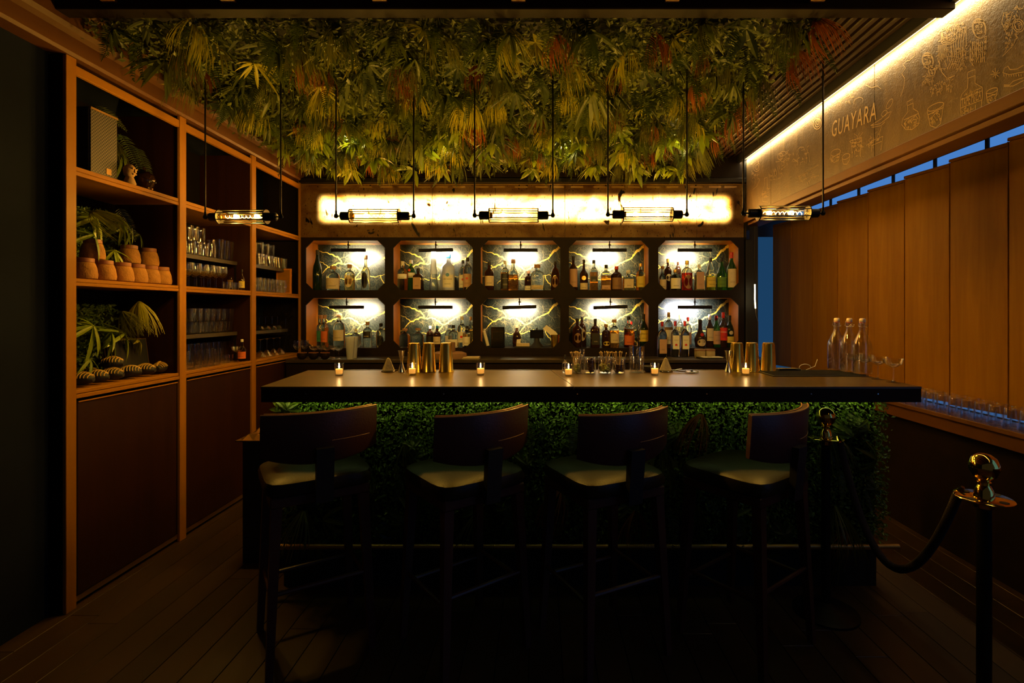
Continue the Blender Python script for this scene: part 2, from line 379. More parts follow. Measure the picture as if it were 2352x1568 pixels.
# floor: planks running away from the camera
fl = struct('floor', MB().box(-3.2, 3.2, -1.0, 6.1, -0.12, -0.022), M['shadow'])
pw = 0.142
pm = [MB().box(-pw/2+.0015, pw/2-.0015, -.8, .8, -.021, 0).mesh('floor_board', bevel=.0012) for _ in range(1)][0]
pm2 = pm.copy(); pm.materials.append(M['floor']); pm2.materials.append(M['floor2'])
k = 0
x = -3.1
while x < 3.15:
    off = random.uniform(-1.6, 0)
    y = -0.9+off
    while y < 5.9:
        o = part('floor_board', random.choice([pm, pm, pm2]), None, fl, (x, y+.8, 0)); k += 1
        y += 1.602
    x += pw
# left side: near dark wall, shelving back
struct('wall_left', MB().box(-3.2, -2.42, -1.0, 2.53, 0, 3.02).box(-3.2, -2.78, 2.53, 6.1, 0, 3.02), M['navy'])
struct('wall_back', MB().box(-2.78, 2.02, 5.46, 5.7, 0, 3.4).box(-2.78, -2.36, 5.16, 5.46, 0, 3.02), M['shadow'])
wr = struct('wall_right', MB().box(2.02, 2.16, -0.3, 5.5, 2.42, 3.10).box(2.16, 3.2, -.3, 6.1, 2.67, 3.02), M['engraved'])
struct('wall_right_lower', MB().box(2.56, 3.2, -1, 6.1, 0, 0.80), M['darkwood'])
struct('wall_far_corner', MB().box(2.02, 3.2, 5.98, 6.1, 0, 3.02).box(2.02, 2.14, 5.04, 5.12, 0, 2.42).box(2.02, 2.06, 5.12, 5.98, 0, 3.02), M['black'])
struct('ceiling', MB().box(-3.2, 2.03, -1.0, 6.1, 3.06, 3.2), M['shadow'])
# ceiling coffer beams nearest the camera
struct('trim_1', MB().box(-2.5, 1.96, 2.42, 2.50, 2.925, 3.06), M['darkwood'], bevel=.004)
for i, x in enumerate((-2.02, -1.46, -0.75, -0.1, .62, 1.3)):
    struct('trim_%d' % (i+2), MB().box(x-.035, x+.035, -.4, 2.42, 2.95, 3.06), M['trimwood'], bevel=.004)
struct('trim_8', MB().box(-2.5, 1.96, 2.20, 2.26, 2.96, 3.06), M['trimwood'], bevel=.004)
# crown along the left shelving
struct('trim_9', MB().prism([(-2.42, 2.775), (-2.335, 2.775), (-2.325, 2.79), (-2.325, 2.865), (-2.30, 2.88), (-2.285, 2.90), (-2.285, 2.965), (-2.25, 2.985), (-2.25, 3.06), (-2.42, 3.06)], 'y', -.6, 5.10), M['trimwood'])
# back wall band above the stone, black rail
struct('trim_10', MB().box(-2.35, 2.02, 5.06, 5.16, 2.80, 3.06), M['darkwood'])
struct('trim_11', MB().box(-2.35, 2.02, 5.0, 5.06, 2.755, 2.80), M['blackmetal'], bevel=.003)
struct('trim_12', MB().box(2.005, 2.035, 4.99, 5.04, 2.2, 3.06), M['blackgloss'])
# slatted ceiling strip on the right
sl = thing('slatted_ceiling', 'dark ribbed slat ceiling strip between the plants and the lit bronze wall', 'ceiling panel', (1.66, 3.7, 3.0))
part('backing', MB().box(-.30, .30, -1.32, 1.34, .035, .05), M['black'], sl)
sm = MB().prism([(-.017, .036), (-.017, .004), (-.010, 0), (.010, 0), (.017, .004), (.017, .036)], 'y', -1.30, 1.33).mesh('slat')
sm.materials.append(wood('slat_walnut', (.012, .0055, .002), (.022, .010, .004), .4, (1, .1, 1)))
for i in range(10): part('slat', sm, None, sl, (-.27+i*.056, 0, 0))
struct('trim_13', MB().box(1.93, 1.962, -.3, 5.04, 2.955, 3.06), M['black'])
ls = tag(part('led_strip', MB().box(1.988, 2.016, -.3, 5.02, 2.985, 2.998), M['led']), 'long warm white light strip along the top of the bronze wall', 'light strip')
# ---- engraved wall panels, each slab separate with seams
for (a, b) in ((5.03, 4.47), (4.465, 3.085), (3.08, 1.6), (1.595, -.3)):
    part('wall_panel', MB().box(2.008, 2.022, b, a, 2.425, 3.0), M['engraved'], wr)
struct('trim_14', MB().box(1.995, 2.10, -.3, 5.04, 2.365, 2.425), M['trimwood'], bevel=.003)
struct('trim_15', MB().box(2.02, 2.16, -.3, 5.04, 2.335, 2.362), M['trimwood'], bevel=.002)
struct('trim_16', MB().box(2.10, 2.30, -.3, 5.5, 2.40, 2.42), M['black'])
struct('trim_17', MB().box(2.30, 2.34, -.3, 5.9, 2.402, 2.42), M['darkwood'])

# traced line drawings on the bronze wall (photo pixel -> point on the wall plane)
eng = {}
def draw(name, polys, wd=.0030, par=None):
    mb = MB()
    for pl in polys:
        pts = [onX(x, y, 2.0062) for x, y in pl]
        mb.ribbon(pts, wd, (-1, 0, 0))
    return part(name, mb, M['engrave'], wr, recalc=False)
def Z3(pts, sx, ox, oy): return [(ox+x/sx, oy+y/sx) for x, y in pts]
def ell(cx, cy, rx, ry, tilt=0, n=18, a0=0, a1=360):
    t = radians(tilt); out = []
    for i in range(n+1):
        a = radians(a0+(a1-a0)*i/n); x = rx*cos(a); y = ry*sin(a)
        out.append((cx+x*cos(t)-y*sin(t), cy+x*sin(t)+y*cos(t)))
    return out
q = 4.611
def z(pts): return [(1850+x/q, y/q) for x, y in pts]
def ze(*a, **k): return z(ell(*a, **k))
draw('bottle_drawing', [z([(1720, 765), (1795, 735), (1797, 800), (1715, 830), (1720, 765)]), z([(1722, 830), (1718, 930), (1655, 1000), (1640, 1060), (1645, 1225), (1700, 1222), (1830, 1175), (1862, 1130), (1875, 1020), (1872, 925), (1795, 880), (1797, 800)]),
    z([(1645, 1060), (1873, 960)]), z([(1645, 1145), (1875, 1055)]), z([(1680, 1010), (1860, 930)]), z([(1690, 1150), (1690, 1210)]), z([(1750, 1130), (1745, 1190)]), z([(1800, 1110), (1800, 1170)])])
draw('cup_drawing', [ze(1975, 960, 65, 22, -22), z([(1915, 990), (1930, 1085), (1985, 1095), (2015, 1050), (2038, 940)]), z([(1925, 1030), (2025, 990)]), z([(1930, 1060), (1960, 1040), (1985, 1060), (2018, 1020)])])
draw('cup_drawing', [ze(1378, 1130, 92, 32, -24), z([(1290, 1175), (1320, 1330), (1380, 1350), (1430, 1310), (1468, 1085)]), z([(1300, 1215), (1455, 1140)]), z([(1330, 1320), (1345, 1250), (1375, 1300), (1400, 1220), (1430, 1280)]), z([(1345, 1240), (1380, 1195), (1420, 1210)])])
draw('flask_drawing', [z([(1075, 1080), (1138, 1045), (1140, 1090), (1080, 1120), (1075, 1080)]), z([(1080, 1120), (1085, 1180), (1030, 1260), (1020, 1320), (1060, 1370), (1130, 1370), (1195, 1320), (1210, 1250), (1190, 1180), (1140, 1150), (1140, 1090)]), z([(1040, 1270), (1200, 1200)]), z([(1045, 1310), (1090, 1250), (1120, 1300), (1165, 1220), (1195, 1260)])])
draw('leaf_drawing', [z([(690, 1330), (790, 1310), (880, 1240), (910, 1180), (860, 1200), (800, 1260), (690, 1330)]), ze(835, 1200, 38, 22, -50), ze(890, 1100, 22, 60, 30), z([(700, 1350), (800, 1330), (840, 1290)])])
draw('shell_drawing', [ze(125, 1310, 42, 58, 10), ze(128, 1305, 26, 40, 10), ze(130, 1300, 12, 20)], .006)
def mask(cx, cy, rw, rh, tilt=-12):
    L = [ze(cx, cy, rw, rh, tilt), ze(cx, cy, rw*.86, rh*.88, tilt, a0=150, a1=400)]
    L += [ze(cx-rw*.35, cy-rh*.2, rw*.17, rh*.09, tilt), ze(cx+rw*.35, cy-rh*.27, rw*.17, rh*.09, tilt), ze(cx, cy+rh*.42, rw*.35, rh*.1, tilt)]
    L += [z([(cx, cy-rh*.25), (cx-rw*.1, cy+rh*.15), (cx+rw*.12, cy+rh*.12)]), z([(cx-rw*.8, cy-rh*.5), (cx+rw*.75, cy-rh*.72)]), z([(cx-rw*.7, cy-rh*.6), (cx+rw*.7, cy-rh*.82)])]
    for i in range(5): L.append(z([(cx-rw*.5+i*rw*.22, cy-rh*.62-i*2), (cx-rw*.47+i*rw*.22, cy-rh*.9)]))
    return L
draw('mask_drawing', mask(1840, 300, 72, 105))
draw('mask_drawing', mask(1295, 640, 60, 85))
draw('mask_drawing', mask(1340, 750, 36, 55, -5))
L = []
for i in range(7): L.append(z([(1410+i*14, 480-i*4), (1405+i*14, 640-i*5)]))
for i in range(6): L.append(z([(1560+i*26, 300-i*3), (1540+i*26, 470-i*3), (1560+i*22, 600), (1500+i*26, 740-i*6)]))
for i in range(5): L.append(ze(1500+i*6, 350+i*16, 60+i*8, 50, -20, n=12, a0=0, a1=200))
L += [z([(1405, 440), (1500, 410), (1560, 430), (1600, 340), (1700, 280), (1705, 480), (1660, 560), (1670, 660), (1600, 760)]), z([(1410, 640), (1440, 760), (1500, 830), (1580, 800)])]
draw('totem_drawing', L)
L = []
for i in range(8): L.append(z([(1745+i*22, 440), (1755+i*20, 560+(i % 2)*40), (1750+i*21, 660)]))
L += [z([(1750, 430), (1740, 640), (1780, 700)]), z([(1915, 400), (1910, 560), (1860, 660)])]
draw('totem_drawing', L)
draw('coastline_drawing', [z([(1100, 545), (1150, 540), (1155, 590), (1100, 640), (1060, 650), (1035, 690), (1060, 720), (1020, 780), (1050, 830), (1040, 930), (1010, 1020)]), z([(640, 900), (700, 930), (760, 910), (800, 940)])])
draw('star_drawing', [z([(1960, 790), (2060, 770)]), z([(2010, 720), (2015, 830)]), z([(1980, 750), (2045, 810)]), z([(2045, 745), (1985, 815)])])
draw('snake_drawing', [z([(2090, 770), (2110, 720), (2145, 700), (2165, 735), (2240, 730), (2310, 690)]), z([(2090, 770), (2160, 790), (2315, 760)]), z([(2100, 900), (2160, 900), (2200, 860), (2310, 820)]), z([(2100, 915), (2200, 910), (2312, 850)])]+[z([(2100+i*26, 785), (2104+i*26, 810)]) for i in range(8)])
L = [z([(2190, 330), (2150, 450), (2120, 540), (2085, 600), (2200, 480), (2240, 380)]), ze(2255, 270, 60, 70, -20), ze(2255, 270, 40, 48, -20), z([(2100, 130), (2080, 240), (2120, 330)])]
for i in range(6): L.append(ze(2160-i*6, 180+i*22, 36, 15, -50, n=10, a0=0, a1=250))
L += [z([(2210, 90), (2240, 60), (2260, 100), (2300, 90), (2312, 60)])]
draw('bird_drawing', L)
q2 = 5.2275
def y4(pts): return [(1700+x/q2, 200+y/q2) for x, y in pts]
def ye(*a, **k): return y4(ell(*a, **k))
draw('cup_drawing', [ye(1145, 785, 62, 36, -28), y4([(1085, 820), (1095, 880), (1130, 905), (1185, 870), (1205, 760)]), y4([(1100, 850), (1195, 800)])])
draw('cup_drawing', [ye(1270, 832, 50, 30, -30), y4([(1225, 860), (1240, 925), (1280, 925), (1310, 880), (1320, 805)])])
draw('pineapple_cup_drawing', [y4([(1315, 650), (1460, 600), (1465, 640), (1400, 670), (1330, 670), (1315, 650)]), y4([(1340, 680), (1345, 850)]), y4([(1460, 650), (1440, 820)]), y4([(1380, 610), (1370, 560), (1410, 590), (1440, 540), (1430, 600), (1475, 540)])])
draw('tall_glass_drawing', [y4([(1570, 650), (1580, 780)]), y4([(1715, 590), (1690, 760)]), y4([(1570, 650), (1715, 590)]), y4([(1580, 700), (1700, 650)]), y4([(1670, 600), (1690, 500)]), y4([(1640, 610), (1700, 470)])])
draw('bottle_drawing', [y4([(290, 1095), (290, 1190), (268, 1240), (268, 1370), (335, 1380), (345, 1240), (325, 1190), (325, 1080), (290, 1095)]), y4([(272, 1290), (342, 1260)]), y4([(275, 1330), (335, 1310)])])
draw('bottle_drawing', [y4([(790, 800), (800, 860), (795, 920)]), y4([(825, 790), (830, 850), (835, 900)]), y4([(790, 800), (810, 780), (825, 790)])])
draw('pepper_drawing', [y4([(240, 1100), (200, 1190), (150, 1230), (180, 1150), (180, 1100)]), ye(200, 960, 38, 52, 15), ye(200, 960, 22, 30, 15)])
draw('flower_drawing', [ye(510, 800, 40, 26, -30), ye(480, 830, 30, 40, 20), y4([(470, 860), (500, 900), (560, 860)]), y4([(540, 780), (570, 770), (545, 820)]), ye(470, 870, 50, 16, -30, a0=0, a1=180)])
draw('house_drawing', [y4([(700, 830), (680, 770), (720, 720), (760, 720), (775, 760)]), y4([(620, 900), (640, 860), (680, 890), (690, 850)]), ye(1420, 170, 60, 40, -30, a0=180, a1=420)])
draw('wave_drawing', [y4([(700+i*20, 1080-i*12), (760+i*20, 1040-i*12)]) for i in range(10)]+[y4([(350+i*26, 1090-i*8), (370+i*26, 990-i*10), (390+i*26, 1070-i*8)]) for i in range(4)])
rh = random.Random(12)
def hatch(name, cx, cy, w_, h_, n, conv=z, tilt=-.45):
    L = []
    for i in range(n):
        x_ = cx+rh.uniform(-w_, w_); y_ = cy+rh.uniform(-h_, h_)-(x_-cx)*.35; k_ = rh.random()
        if k_ < .5: L.append(conv([(x_, y_), (x_+rh.uniform(4, 9), y_+rh.uniform(18, 42))]))
        elif k_ < .8: L.append(conv([(x_, y_), (x_+rh.uniform(18, 34), y_+rh.uniform(-22, -6))]))
        else: L.append(conv(ell(x_, y_, rh.uniform(7, 14), rh.uniform(5, 10), -25, n=9)))
    return draw(name, L, .0024)
for cx, cy, w_, h_, n in ((1470, 620, 90, 110, 60), (1640, 620, 60, 120, 46), (1830, 520, 80, 110, 50), (1830, 290, 40, 60, 18), (1295, 640, 40, 60, 18), (1290, 830, 60, 60, 30), (1430, 920, 120, 70, 46), (1560, 330, 130, 70, 44), (2180, 200, 90, 110, 40), (2180, 420, 60, 90, 24), (1110, 1300, 70, 55, 26), (1375, 1240, 55, 60, 22), (1740, 1000, 70, 40, 20), (1975, 1040, 40, 40, 12), (1700, 1150, 60, 40, 14), (700, 1480, 70, 60, 20), (540, 1500, 50, 50, 14), (380, 1050, 120, 60, 20)):
    hatch('hatching', cx, cy, w_, h_, n)
for cx, cy, w_, h_, n in ((180, 1000, 50, 120, 24), (520, 860, 70, 70, 24), (720, 820, 90, 90, 26), (430, 1040, 90, 70, 24), (830, 1080, 120, 60, 24), (1130, 850, 50, 40, 14), (1400, 760, 60, 70, 18), (300, 1240, 40, 90, 18)):
    hatch('hatching', cx, cy, w_, h_, n, y4)
def wall_text(body, x0, y0, x1, y1, size):
    a = onX(x0, y0, 2.005); b = onX(x1, y1, 2.005)
    me = text_mesh(body, 1.0, 'lettering', 0.0, 1.12)
    xs = [v.co.x for v in me.vertices]; w_ = max(xs)-min(xs); sc = (b-a).length/w_
    o = part('lettering', me, M['engrave'], wr); ex = (b-a).normalized(); ez = Vector((0, 0, 1)); ez = (ez-ex*ez.dot(ex)).normalized()
    mt = Matrix((ex, ez, ex.cross(ez))).transposed().to_4x4()
    o.matrix_world = Matrix.Translation((a+b)/2) @ mt @ Matrix.Diagonal((sc, size, 1, 1))
    return o
wall_text('GUAYARA', 1910, 300, 2013, 256, .155)
wall_text('TAPETUZA', 2208, 238, 2253, 217, .062)

# ---- shutters, ledge, windows on the right
for o_ in ():
    pass
struct('window_1', MB().box(2.96, 2.98, -.3, 5.93, .82, 2.66), M['blueglow'])
struct('window_2', MB().box(2.10, 2.95, 5.94, 5.96, .85, 2.36), M['deepblue'])
LZ = .865
led = thing('window_ledge', 'long dark wood ledge under the tall shutters at the right', 'ledge', (2.6, 2.7, LZ))
part('top', MB().box(-.10, .12, -2.6, 2.7, -.028, 0), wood('ledge_wood', (.10, .045, .018), (.17, .075, .03), .25, (1, .1, 1)), led, bevel=.003)
part('fascia', MB().box(-.085, -.065, -2.6, 2.7, -.105, -.028), M['trimwood'], led)
part('bracket', MB().prism([(-.085, -.11), (-.085, -.15), (-.04, -.20), (-.04, -.11)], 'y', -.72, -.45), M['wood'], led)
pmesh = MB()
ww = .445
pmesh.box(-.016, .016, -ww/2, ww/2, .0, 1.58)
pmesh = pmesh.mesh('shutter_panel', bevel=.004); pmesh.materials.append(M['panel'])
capm = MB().box(-.024, .024, -ww/2-.002, ww/2+.002, 1.581, 1.60).mesh('top_rail', bevel=.003); capm.materials.append(M['wood'])
edg = MB().box(-.020, .017, ww/2, ww/2+.006, 0, 1.58).mesh('edge_lipping', bevel=.002); edg.materials.append(M['wood'])  # added strip imitates the light caught along the bevelled edge
pin = MB().lathe([(.012, 0), (.012, .16)], 10, (0, 0, 1.60)).mesh('pivot_pin', True); pin.materials.append(M['black'])
ys = [5.67, 5.25, 4.83, 4.405, 3.975, 3.555, 3.14, 2.72, 2.30, 1.88, 1.46]
for i, y in enumerate(ys):
    t = thing('shutter', '', 'shutter', (2.735, y, LZ+.025), 0, 'tall wood shutters by the right window')
    t.rotation_euler = (0, 0, radians(11))
    t['label'] = 'tall pivoting oak shutter, ' + (ORD[i]+' from the far back corner, over the ledge')
    part('board', pmesh, None, t); part('edge_lipping', edg, None, t); part('top_rail', capm, None, t); part('pivot_pin', pin, None, t)

# ------------------------------------------------------------ left shelving unit
sh = thing('shelving_unit', 'tall oak shelving wall on the left with open bays over cupboards', 'shelving', (XL, 3.8, 0))
def sb(name, x0, x1, y0, y1, z0, z1, m='wood', bev=.002, lab=None):
    o = part(name, MB().box(x0-XL, x1-XL, y0-3.8, y1-3.8, z0, z1), M[m], sh, bevel=bev)
    if lab: o['label'] = lab
    return o
posts = [(2.542, 2.600), (3.345, 3.407), (4.185, 4.245), (5.02, 5.06)]
for a, b in posts: sb('post', XL-.012, XL+.006, a, b, 0, 2.775, 'wood_v')
for a, b in posts[:1]: sb('divider', -2.78, XL-.012, a, b, 0, 2.775, 'darkwood')
for a, b in posts[1:3]: sb('divider', -2.78, XL-.012, a+.012, b-.012, 1.06, 2.775, 'door')
bays = [(2.600, 3.345), (3.407, 4.185), (4.245, 5.02)]
for i, (a, b) in enumerate(bays):
    sb('top_rail', XL-.02, XL+.002, a, b, 2.70, 2.745)
    for z0, z1 in ((2.190, 2.235), (1.630, 1.668)):
        sb('shelf', -2.77, XL-.014, a, b, z0+.004, z1-.001, 'wood')
        sb('shelf_edge', XL-.014, XL, a, b, z0, z0+(z1-z0)*.47)
        sb('shelf_edge', XL-.014, XL-.002, a, b, z0+(z1-z0)*.5, z1)
    sb('shelf', -2.77, XL-.014, a, b, 1.06, 1.098, 'wood')
    sb('shelf_edge', XL-.014, XL+.004, a, b, 1.058, 1.078); sb('shelf_edge', XL-.014, XL, a, b, 1.081, 1.100)
    d = sb('cupboard_door', XL-.022, XL-.004, a+.015, b-.012, .055, 1.035, 'door', .003)
    part('edge_strip', MB().box(-.003, .003, a+.015-3.8, b-.012-3.8, 1.037, 1.043), M['wood'], d)
    sb('back_panel', -2.785, -2.772, a, b, 1.06, 2.77, 'shadow', 0)
    sb('toe_strip', XL-.03, XL-.012, a, b, .02, .05, 'dullbrass', 0)
for a, b, zz in ((3.42, 4.165, 1.90), (4.26, 5.0, 1.905), (3.42, 4.165, 1.335), (4.26, 5.0, 1.330)):
    o = sb('metal_shelf', -2.77, -2.46, a, b, zz-.012, zz, 'blackmetal', .001)
    part('shelf_lip', MB().box(-.112, -.104, a-3.8, b-3.8, zz-.026, zz+.002), M['lip'], o)
    part('upright', MB().box(-.122, -.112, b-3.8-.012, b-3.8, zz-.22, zz), M['blackmetal'], o)

# ------------------------------------------------------------ stone light box and niche cabinet on the back wall
ob = thing('backlit_stone_panel', 'glowing gold stone panel across the back wall over the bottle niches', 'light panel', (0, 5.04, 2.226))
bx = [-2.348, -1.0555, .245, 1.5385, 2.002]
for a, b in zip(bx, bx[1:]):
    m_ = MB().box(a+.002, b-.002, 0, .006, 0, .520); m_.f = [f for f in m_.f if not all(m_.v[i][1] > .003 for i in f)]; part('stone_slab', m_, M['onyx'], ob)
part('housing', MB().box(-2.35, 2.004, .20, .21, -.01, .53).box(-2.35, 2.004, .008, .20, -.006, -.001).box(-2.35, 2.004, .008, .20, .524, .532).box(-2.352, -2.348, .0, .2, 0, .53).box(2.003, 2.008, .0, .2, 0, .53), M['black'], ob)
cm = MB().box(-.06, .06, -.003, 0, .485, .503).mesh('clip'); cm.materials.append(M['dullbrass'])
for i in range(22): part('clip', cm, None, ob, (-2.1+i*.19+random.uniform(-.03, .03), 0, 0))
part('top_rail', MB().box(-2.35, 2.004, -.006, .0, .516, .524), M['dullbrass'], ob)

cab = thing('bottle_cabinet', 'dark wood back bar cabinet with ten lit octagonal niches', 'cabinet', (0, 5.04, 1.06))
CX = [(-2.299, -1.521), (-1.440, -.658), (-.581, .201), (.286, 1.068), (1.162, 1.953)]
RZ = [(1.709, 2.197), (1.141, 1.632)]
def cell_frame(x0, x1, z0, z1, X0, X1, Z0, Z1):
    c = .073
    inn = [(x0+c, z0), (x1-c, z0), (x1, z0+c), (x1, z1-c), (x1-c, z1), (x0+c, z1), (x0, z1-c), (x0, z0+c)]
    out = [(x0+c, Z0), (x1-c, Z0), (X1, z0+c), (X1, z1-c), (x1-c, Z1), (x0+c, Z1), (X0, z1-c), (X0, z0+c)]
    mb = MB(); n = len(inn)
    for yy in (0, .018):
        for p in inn: mb.v.append((p[0], yy, p[1]-1.06))
        for p in out: mb.v.append((p[0], yy, p[1]-1.06))
        for p in ((X0, Z0), (X1, Z0), (X1, Z1), (X0, Z1)): mb.v.append((p[0], yy, p[1]-1.06))
    K = 20
    for base in (0, K):
        for i in range(n):
            j = (i+1) % n
            if i % 2 == 0: mb.f.append((base+i, base+j, base+8+j, base+8+i))
            else:
                cn = {1: 17, 3: 18, 5: 19, 7: 16}[i]
                mb.f.append((base+i, base+j, base+8+j, base+cn, base+8+i))
    for i in range(n):
        j = (i+1) % n; mb.f.append((i, j, K+j, K+i))
    return mb
xe = [-2.35, -1.4805, -.6195, .2435, 1.115, 2.004]
ze_ = [2.226, 1.6705, 1.075]
VM = {}
# gold vein drawing shared by the ten niche backs
def veins():
    rnd = random.Random(3)
    def sub(pts, amp, it):
        for _ in range(it):
            out = [pts[0]]
            for a, b in zip(pts, pts[1:]):
                d = (b-a); nrm = Vector((-d.y, d.x)); out += [(a+b)/2+nrm*rnd.uniform(-amp, amp), b]
            pts = out
        return pts
    main = MB(); fine = MB()
    def rib(mb, pts, w0, w1):
        n = len(pts); mb.ribbon([(p.x, 0, p.y) for p in pts], [(w0+(w1-w0)*i/(n-1))*rnd.uniform(.6, 1.3) for i in range(n)], (0, -1, 0))
    def branch(p, ang, ln, w, depth):
        pts = [p]; a = ang
        for i in range(5):
            a += rnd.uniform(-.45, .45); p = p+Vector((cos(a), sin(a)))*ln/5; pts.append(p)
        pts = sub(pts, .22, 2)
        pts = [q_ for q_ in pts if 0.004 < q_.x < W-.004 and 0.004 < q_.y < Hh-.004]
        if len(pts) < 3: return
        rib(fine, pts, w, w*.3)
        if depth > 0:
            for i in range(3): branch(pts[rnd.randrange(len(pts)//4, len(pts))], ang+rnd.choice((-1, 1))*rnd.uniform(.3, 1.0), ln*.5, w*.6, depth-1)
    W = .86; Hh = .49
    def U(l): return [Vector(((x-130)/980*W, (655-y)/560*Hh)) for x, y in l]
    mains = [([(150, 150), (230, 190), (330, 215), (400, 255), (432, 300), (440, 330)], .007, .017), ([(220, 425), (265, 375), (330, 342), (440, 327)], .008, .017),
             ([(440, 327), (520, 322), (570, 335), (610, 360), (660, 400), (720, 385), (790, 335), (850, 300), (910, 275)], .013, .014),
             ([(910, 275), (960, 225), (1000, 170), (1060, 130), (1108, 95)], .014, .030), ([(660, 400), (640, 440), (610, 480), (590, 510)], .010, .010),
             ([(590, 510), (650, 505), (760, 460), (900, 462), (1000, 465)], .009, .004), ([(900, 462), (930, 540), (985, 600), (1010, 655)], .007, .012),
             ([(160, 290), (215, 310), (262, 345), (285, 370)], .004, .007), ([(330, 560), (420, 500), (500, 520), (590, 510)], .003, .007), ([(220, 425), (180, 470), (150, 480)], .006, .003)]
    for l, w0, w1 in mains:
        pts = sub(U(l), .16, 3); rib(main, pts, w0, w1)
        for i in range(2, len(pts), 8):
            d = pts[min(i+1, len(pts)-1)]-pts[i-1]; a = math.atan2(d.y, d.x)
            branch(pts[i], a+rnd.choice((-1, 1))*rnd.uniform(.4, 1.1), rnd.uniform(.05, .13), rnd.uniform(.0022, .0045), 2)
    for i in range(12): branch(Vector((rnd.uniform(0, W), rnd.uniform(0, Hh))), rnd.uniform(-.5, .9)+pi*rnd.randrange(2), rnd.uniform(.06, .16), .002, 2)
    a = main.mesh('gold_veins', recalc=False); a.materials.append(M['gold_print']); b = fine.mesh('pale_veins', recalc=False); b.materials.append(M['pale_vein'])
    return a, b
vm, vf = veins()
def pic_light(cx, zt, rowname, colname, dx, tilt, Yf):
    t = thing('picture_light', 'black bar light over the %s row %s niche, counted from left' % (rowname, colname), 'light', (cx+dx, Yf, zt), 0, 'black picture lights in the bottle niches')
    part('stem', MB().lathe([(.006, 0), (.006, -.07)], 8), M['blackmetal'], t)
    part('knuckle', MB().lathe([(.010, -.045), (.010, -.028)], 8).box(.006, .02, -.003, .003, -.042, -.034), M['blackmetal'], t)
    hd = MB(); ring = []
    for j in range(16):
        a = radians(15+j*240/15); ring.append((.017*cos(a), .017*sin(a)))
    prof = ring+[(x*.82, y_*.82) for x, y_ in ring[::-1]]
    hd.loft([[(xx, p[0], p[1]) for p in prof] for xx in (-.165, .165)])
    h = part('shade', hd, M['blackmetal'], t, (0, 0, -.088), (0, tilt, 0), smooth=True)
    for s_ in (-1, 1): part('end_cap', MB().tube([(s_*.168, 0, 0), (s_*.165, 0, 0)], .0175, 12), M['blackmetal'], h)
    part('lamp', MB().tube([(-.15, .003, -.003), (.15, .003, -.003)], .004, 8), emit('picture_bulb', (1, .88, .66), 12) if 'pb' not in CH else CH['pb'], h)
    return t
CH['pb'] = emit('picture_bulb', (1, .88, .66), 12)
cols = ['first', 'second', 'third', 'fourth', 'fifth']
for r, (z0, z1) in enumerate(RZ):
    for c, (x0, x1) in enumerate(CX):
        part('niche_frame', cell_frame(x0, x1, z0, z1, xe[c], xe[c+1], ze_[r+1], ze_[r]), M['darkwood'], cab)
        X0 = x0-.02; X1 = x1+.02; D = .33
        part('niche_side', MB().box(X0-.012, X0, .019, D, z0-1.06, z1-1.06), M['inner'], cab)
        part('niche_side', MB().box(X1, X1+.012, .019, D, z0-1.06, z1-1.06), M['inner'], cab)
        part('niche_top', MB().box(X0, X1, .019, D, z1-1.06, z1-1.06+.012), M['inner'], cab)
        part('niche_floor', MB().box(X0, X1, .019, D, z0-1.06-.014, z0-1.06-.001), M['darkwood'], cab)
        bk = part('niche_back', MB().box(X0, X1, D, D+.01, z0-1.06-.01, z1-1.06+.01), M['marble'], cab)
        cxm = (x0+x1)/2
        for mm, nm in ((vm, 'gold_vein'), (vf, 'pale_vein')):
            v = part(nm, mm, None, bk, (cxm-.43, D-.0015 if mm is vm else D-.0008, z0-1.06))
        dx = [(-.02, -.02), (.02, .02), (0, -.01), (.0, .005), (-.04, -.04)][c][r]
        px = [(800, 796), (1001, 1000), (1196, 1193), (1400, 1402), (1596, 1596)][c][r]
        pX = (px-HX)/F*5.09; tl = [(0, 0), (-.02, 0), (0, -.03), (0, -.035), (0, 0)][c][r]
        pic_light(pX, z1-.002, ['top', 'bottom'][r], cols[c], 0, tl, 5.09)
        area_light('niche_lamp', (pX, 5.10, z1-.100), (0, 1, -.28), .26, .016, P_PIC, (1, .82, .52) if not (r == 1 and c == 4) else (.90, .90, 1.0), updir='Z', spread=radians(105))
part('plinth', MB().box(-2.35, 2.004, 0, .03, -.02, .014), M['darkwood'], cab)

# back counter
bc = thing('back_counter', 'long dark stone back counter below the bottle niches', 'counter', (-.1, 4.86, 0))
part('worktop', MB().box(-2.22, 2.24, -.18, .20, 1.03, 1.06), M['counter'], bc, bevel=.003)
part('front_panel', MB().box(-2.22, 2.24, -.16, -.14, .02, 1.03), M['darkwood'], bc)
part('body', MB().box(-2.22, 2.24, -.14, .20, .0, 1.03), M['darkwood'], bc)
# ------------------------------------------------------------ the bar
BZ = 1.14
bar = thing('bar_counter', 'long bar with bronze lacquered top and dark front edge', 'bar', (.2, 2.85, 0))
def bp(poly, z0, z1): return MB().prism([(x-.2, y-2.85) for x, y in poly], 'z', z0, z1)
for a, b, c_, d in ((-1.338, -1.42, .163, .066), (.166, .069, 1.83, 1.835)):
    part('top_slab', bp([(a, 2.46), (c_, 2.46), (d, 3.147), (b, 3.147)], BZ-.012, BZ), M['bartop'], bar, bevel=.0015)
part('front_edge', bp([(-1.336, 2.462), (1.828, 2.462), (1.828, 2.49), (-1.336, 2.49)], BZ-.075, BZ-.0125), M['darkwood'], bar)
part('underside', bp([(-1.34, 2.49), (1.83, 2.49), (1.83, 3.14), (-1.41, 3.14)], BZ-.06, BZ-.0125), M['black'], bar)
part('body', bp([(-1.40, 2.84), (1.84, 2.84), (1.84, 3.12), (-1.40, 3.12)], 0, BZ-.06), M['shadow'], bar)
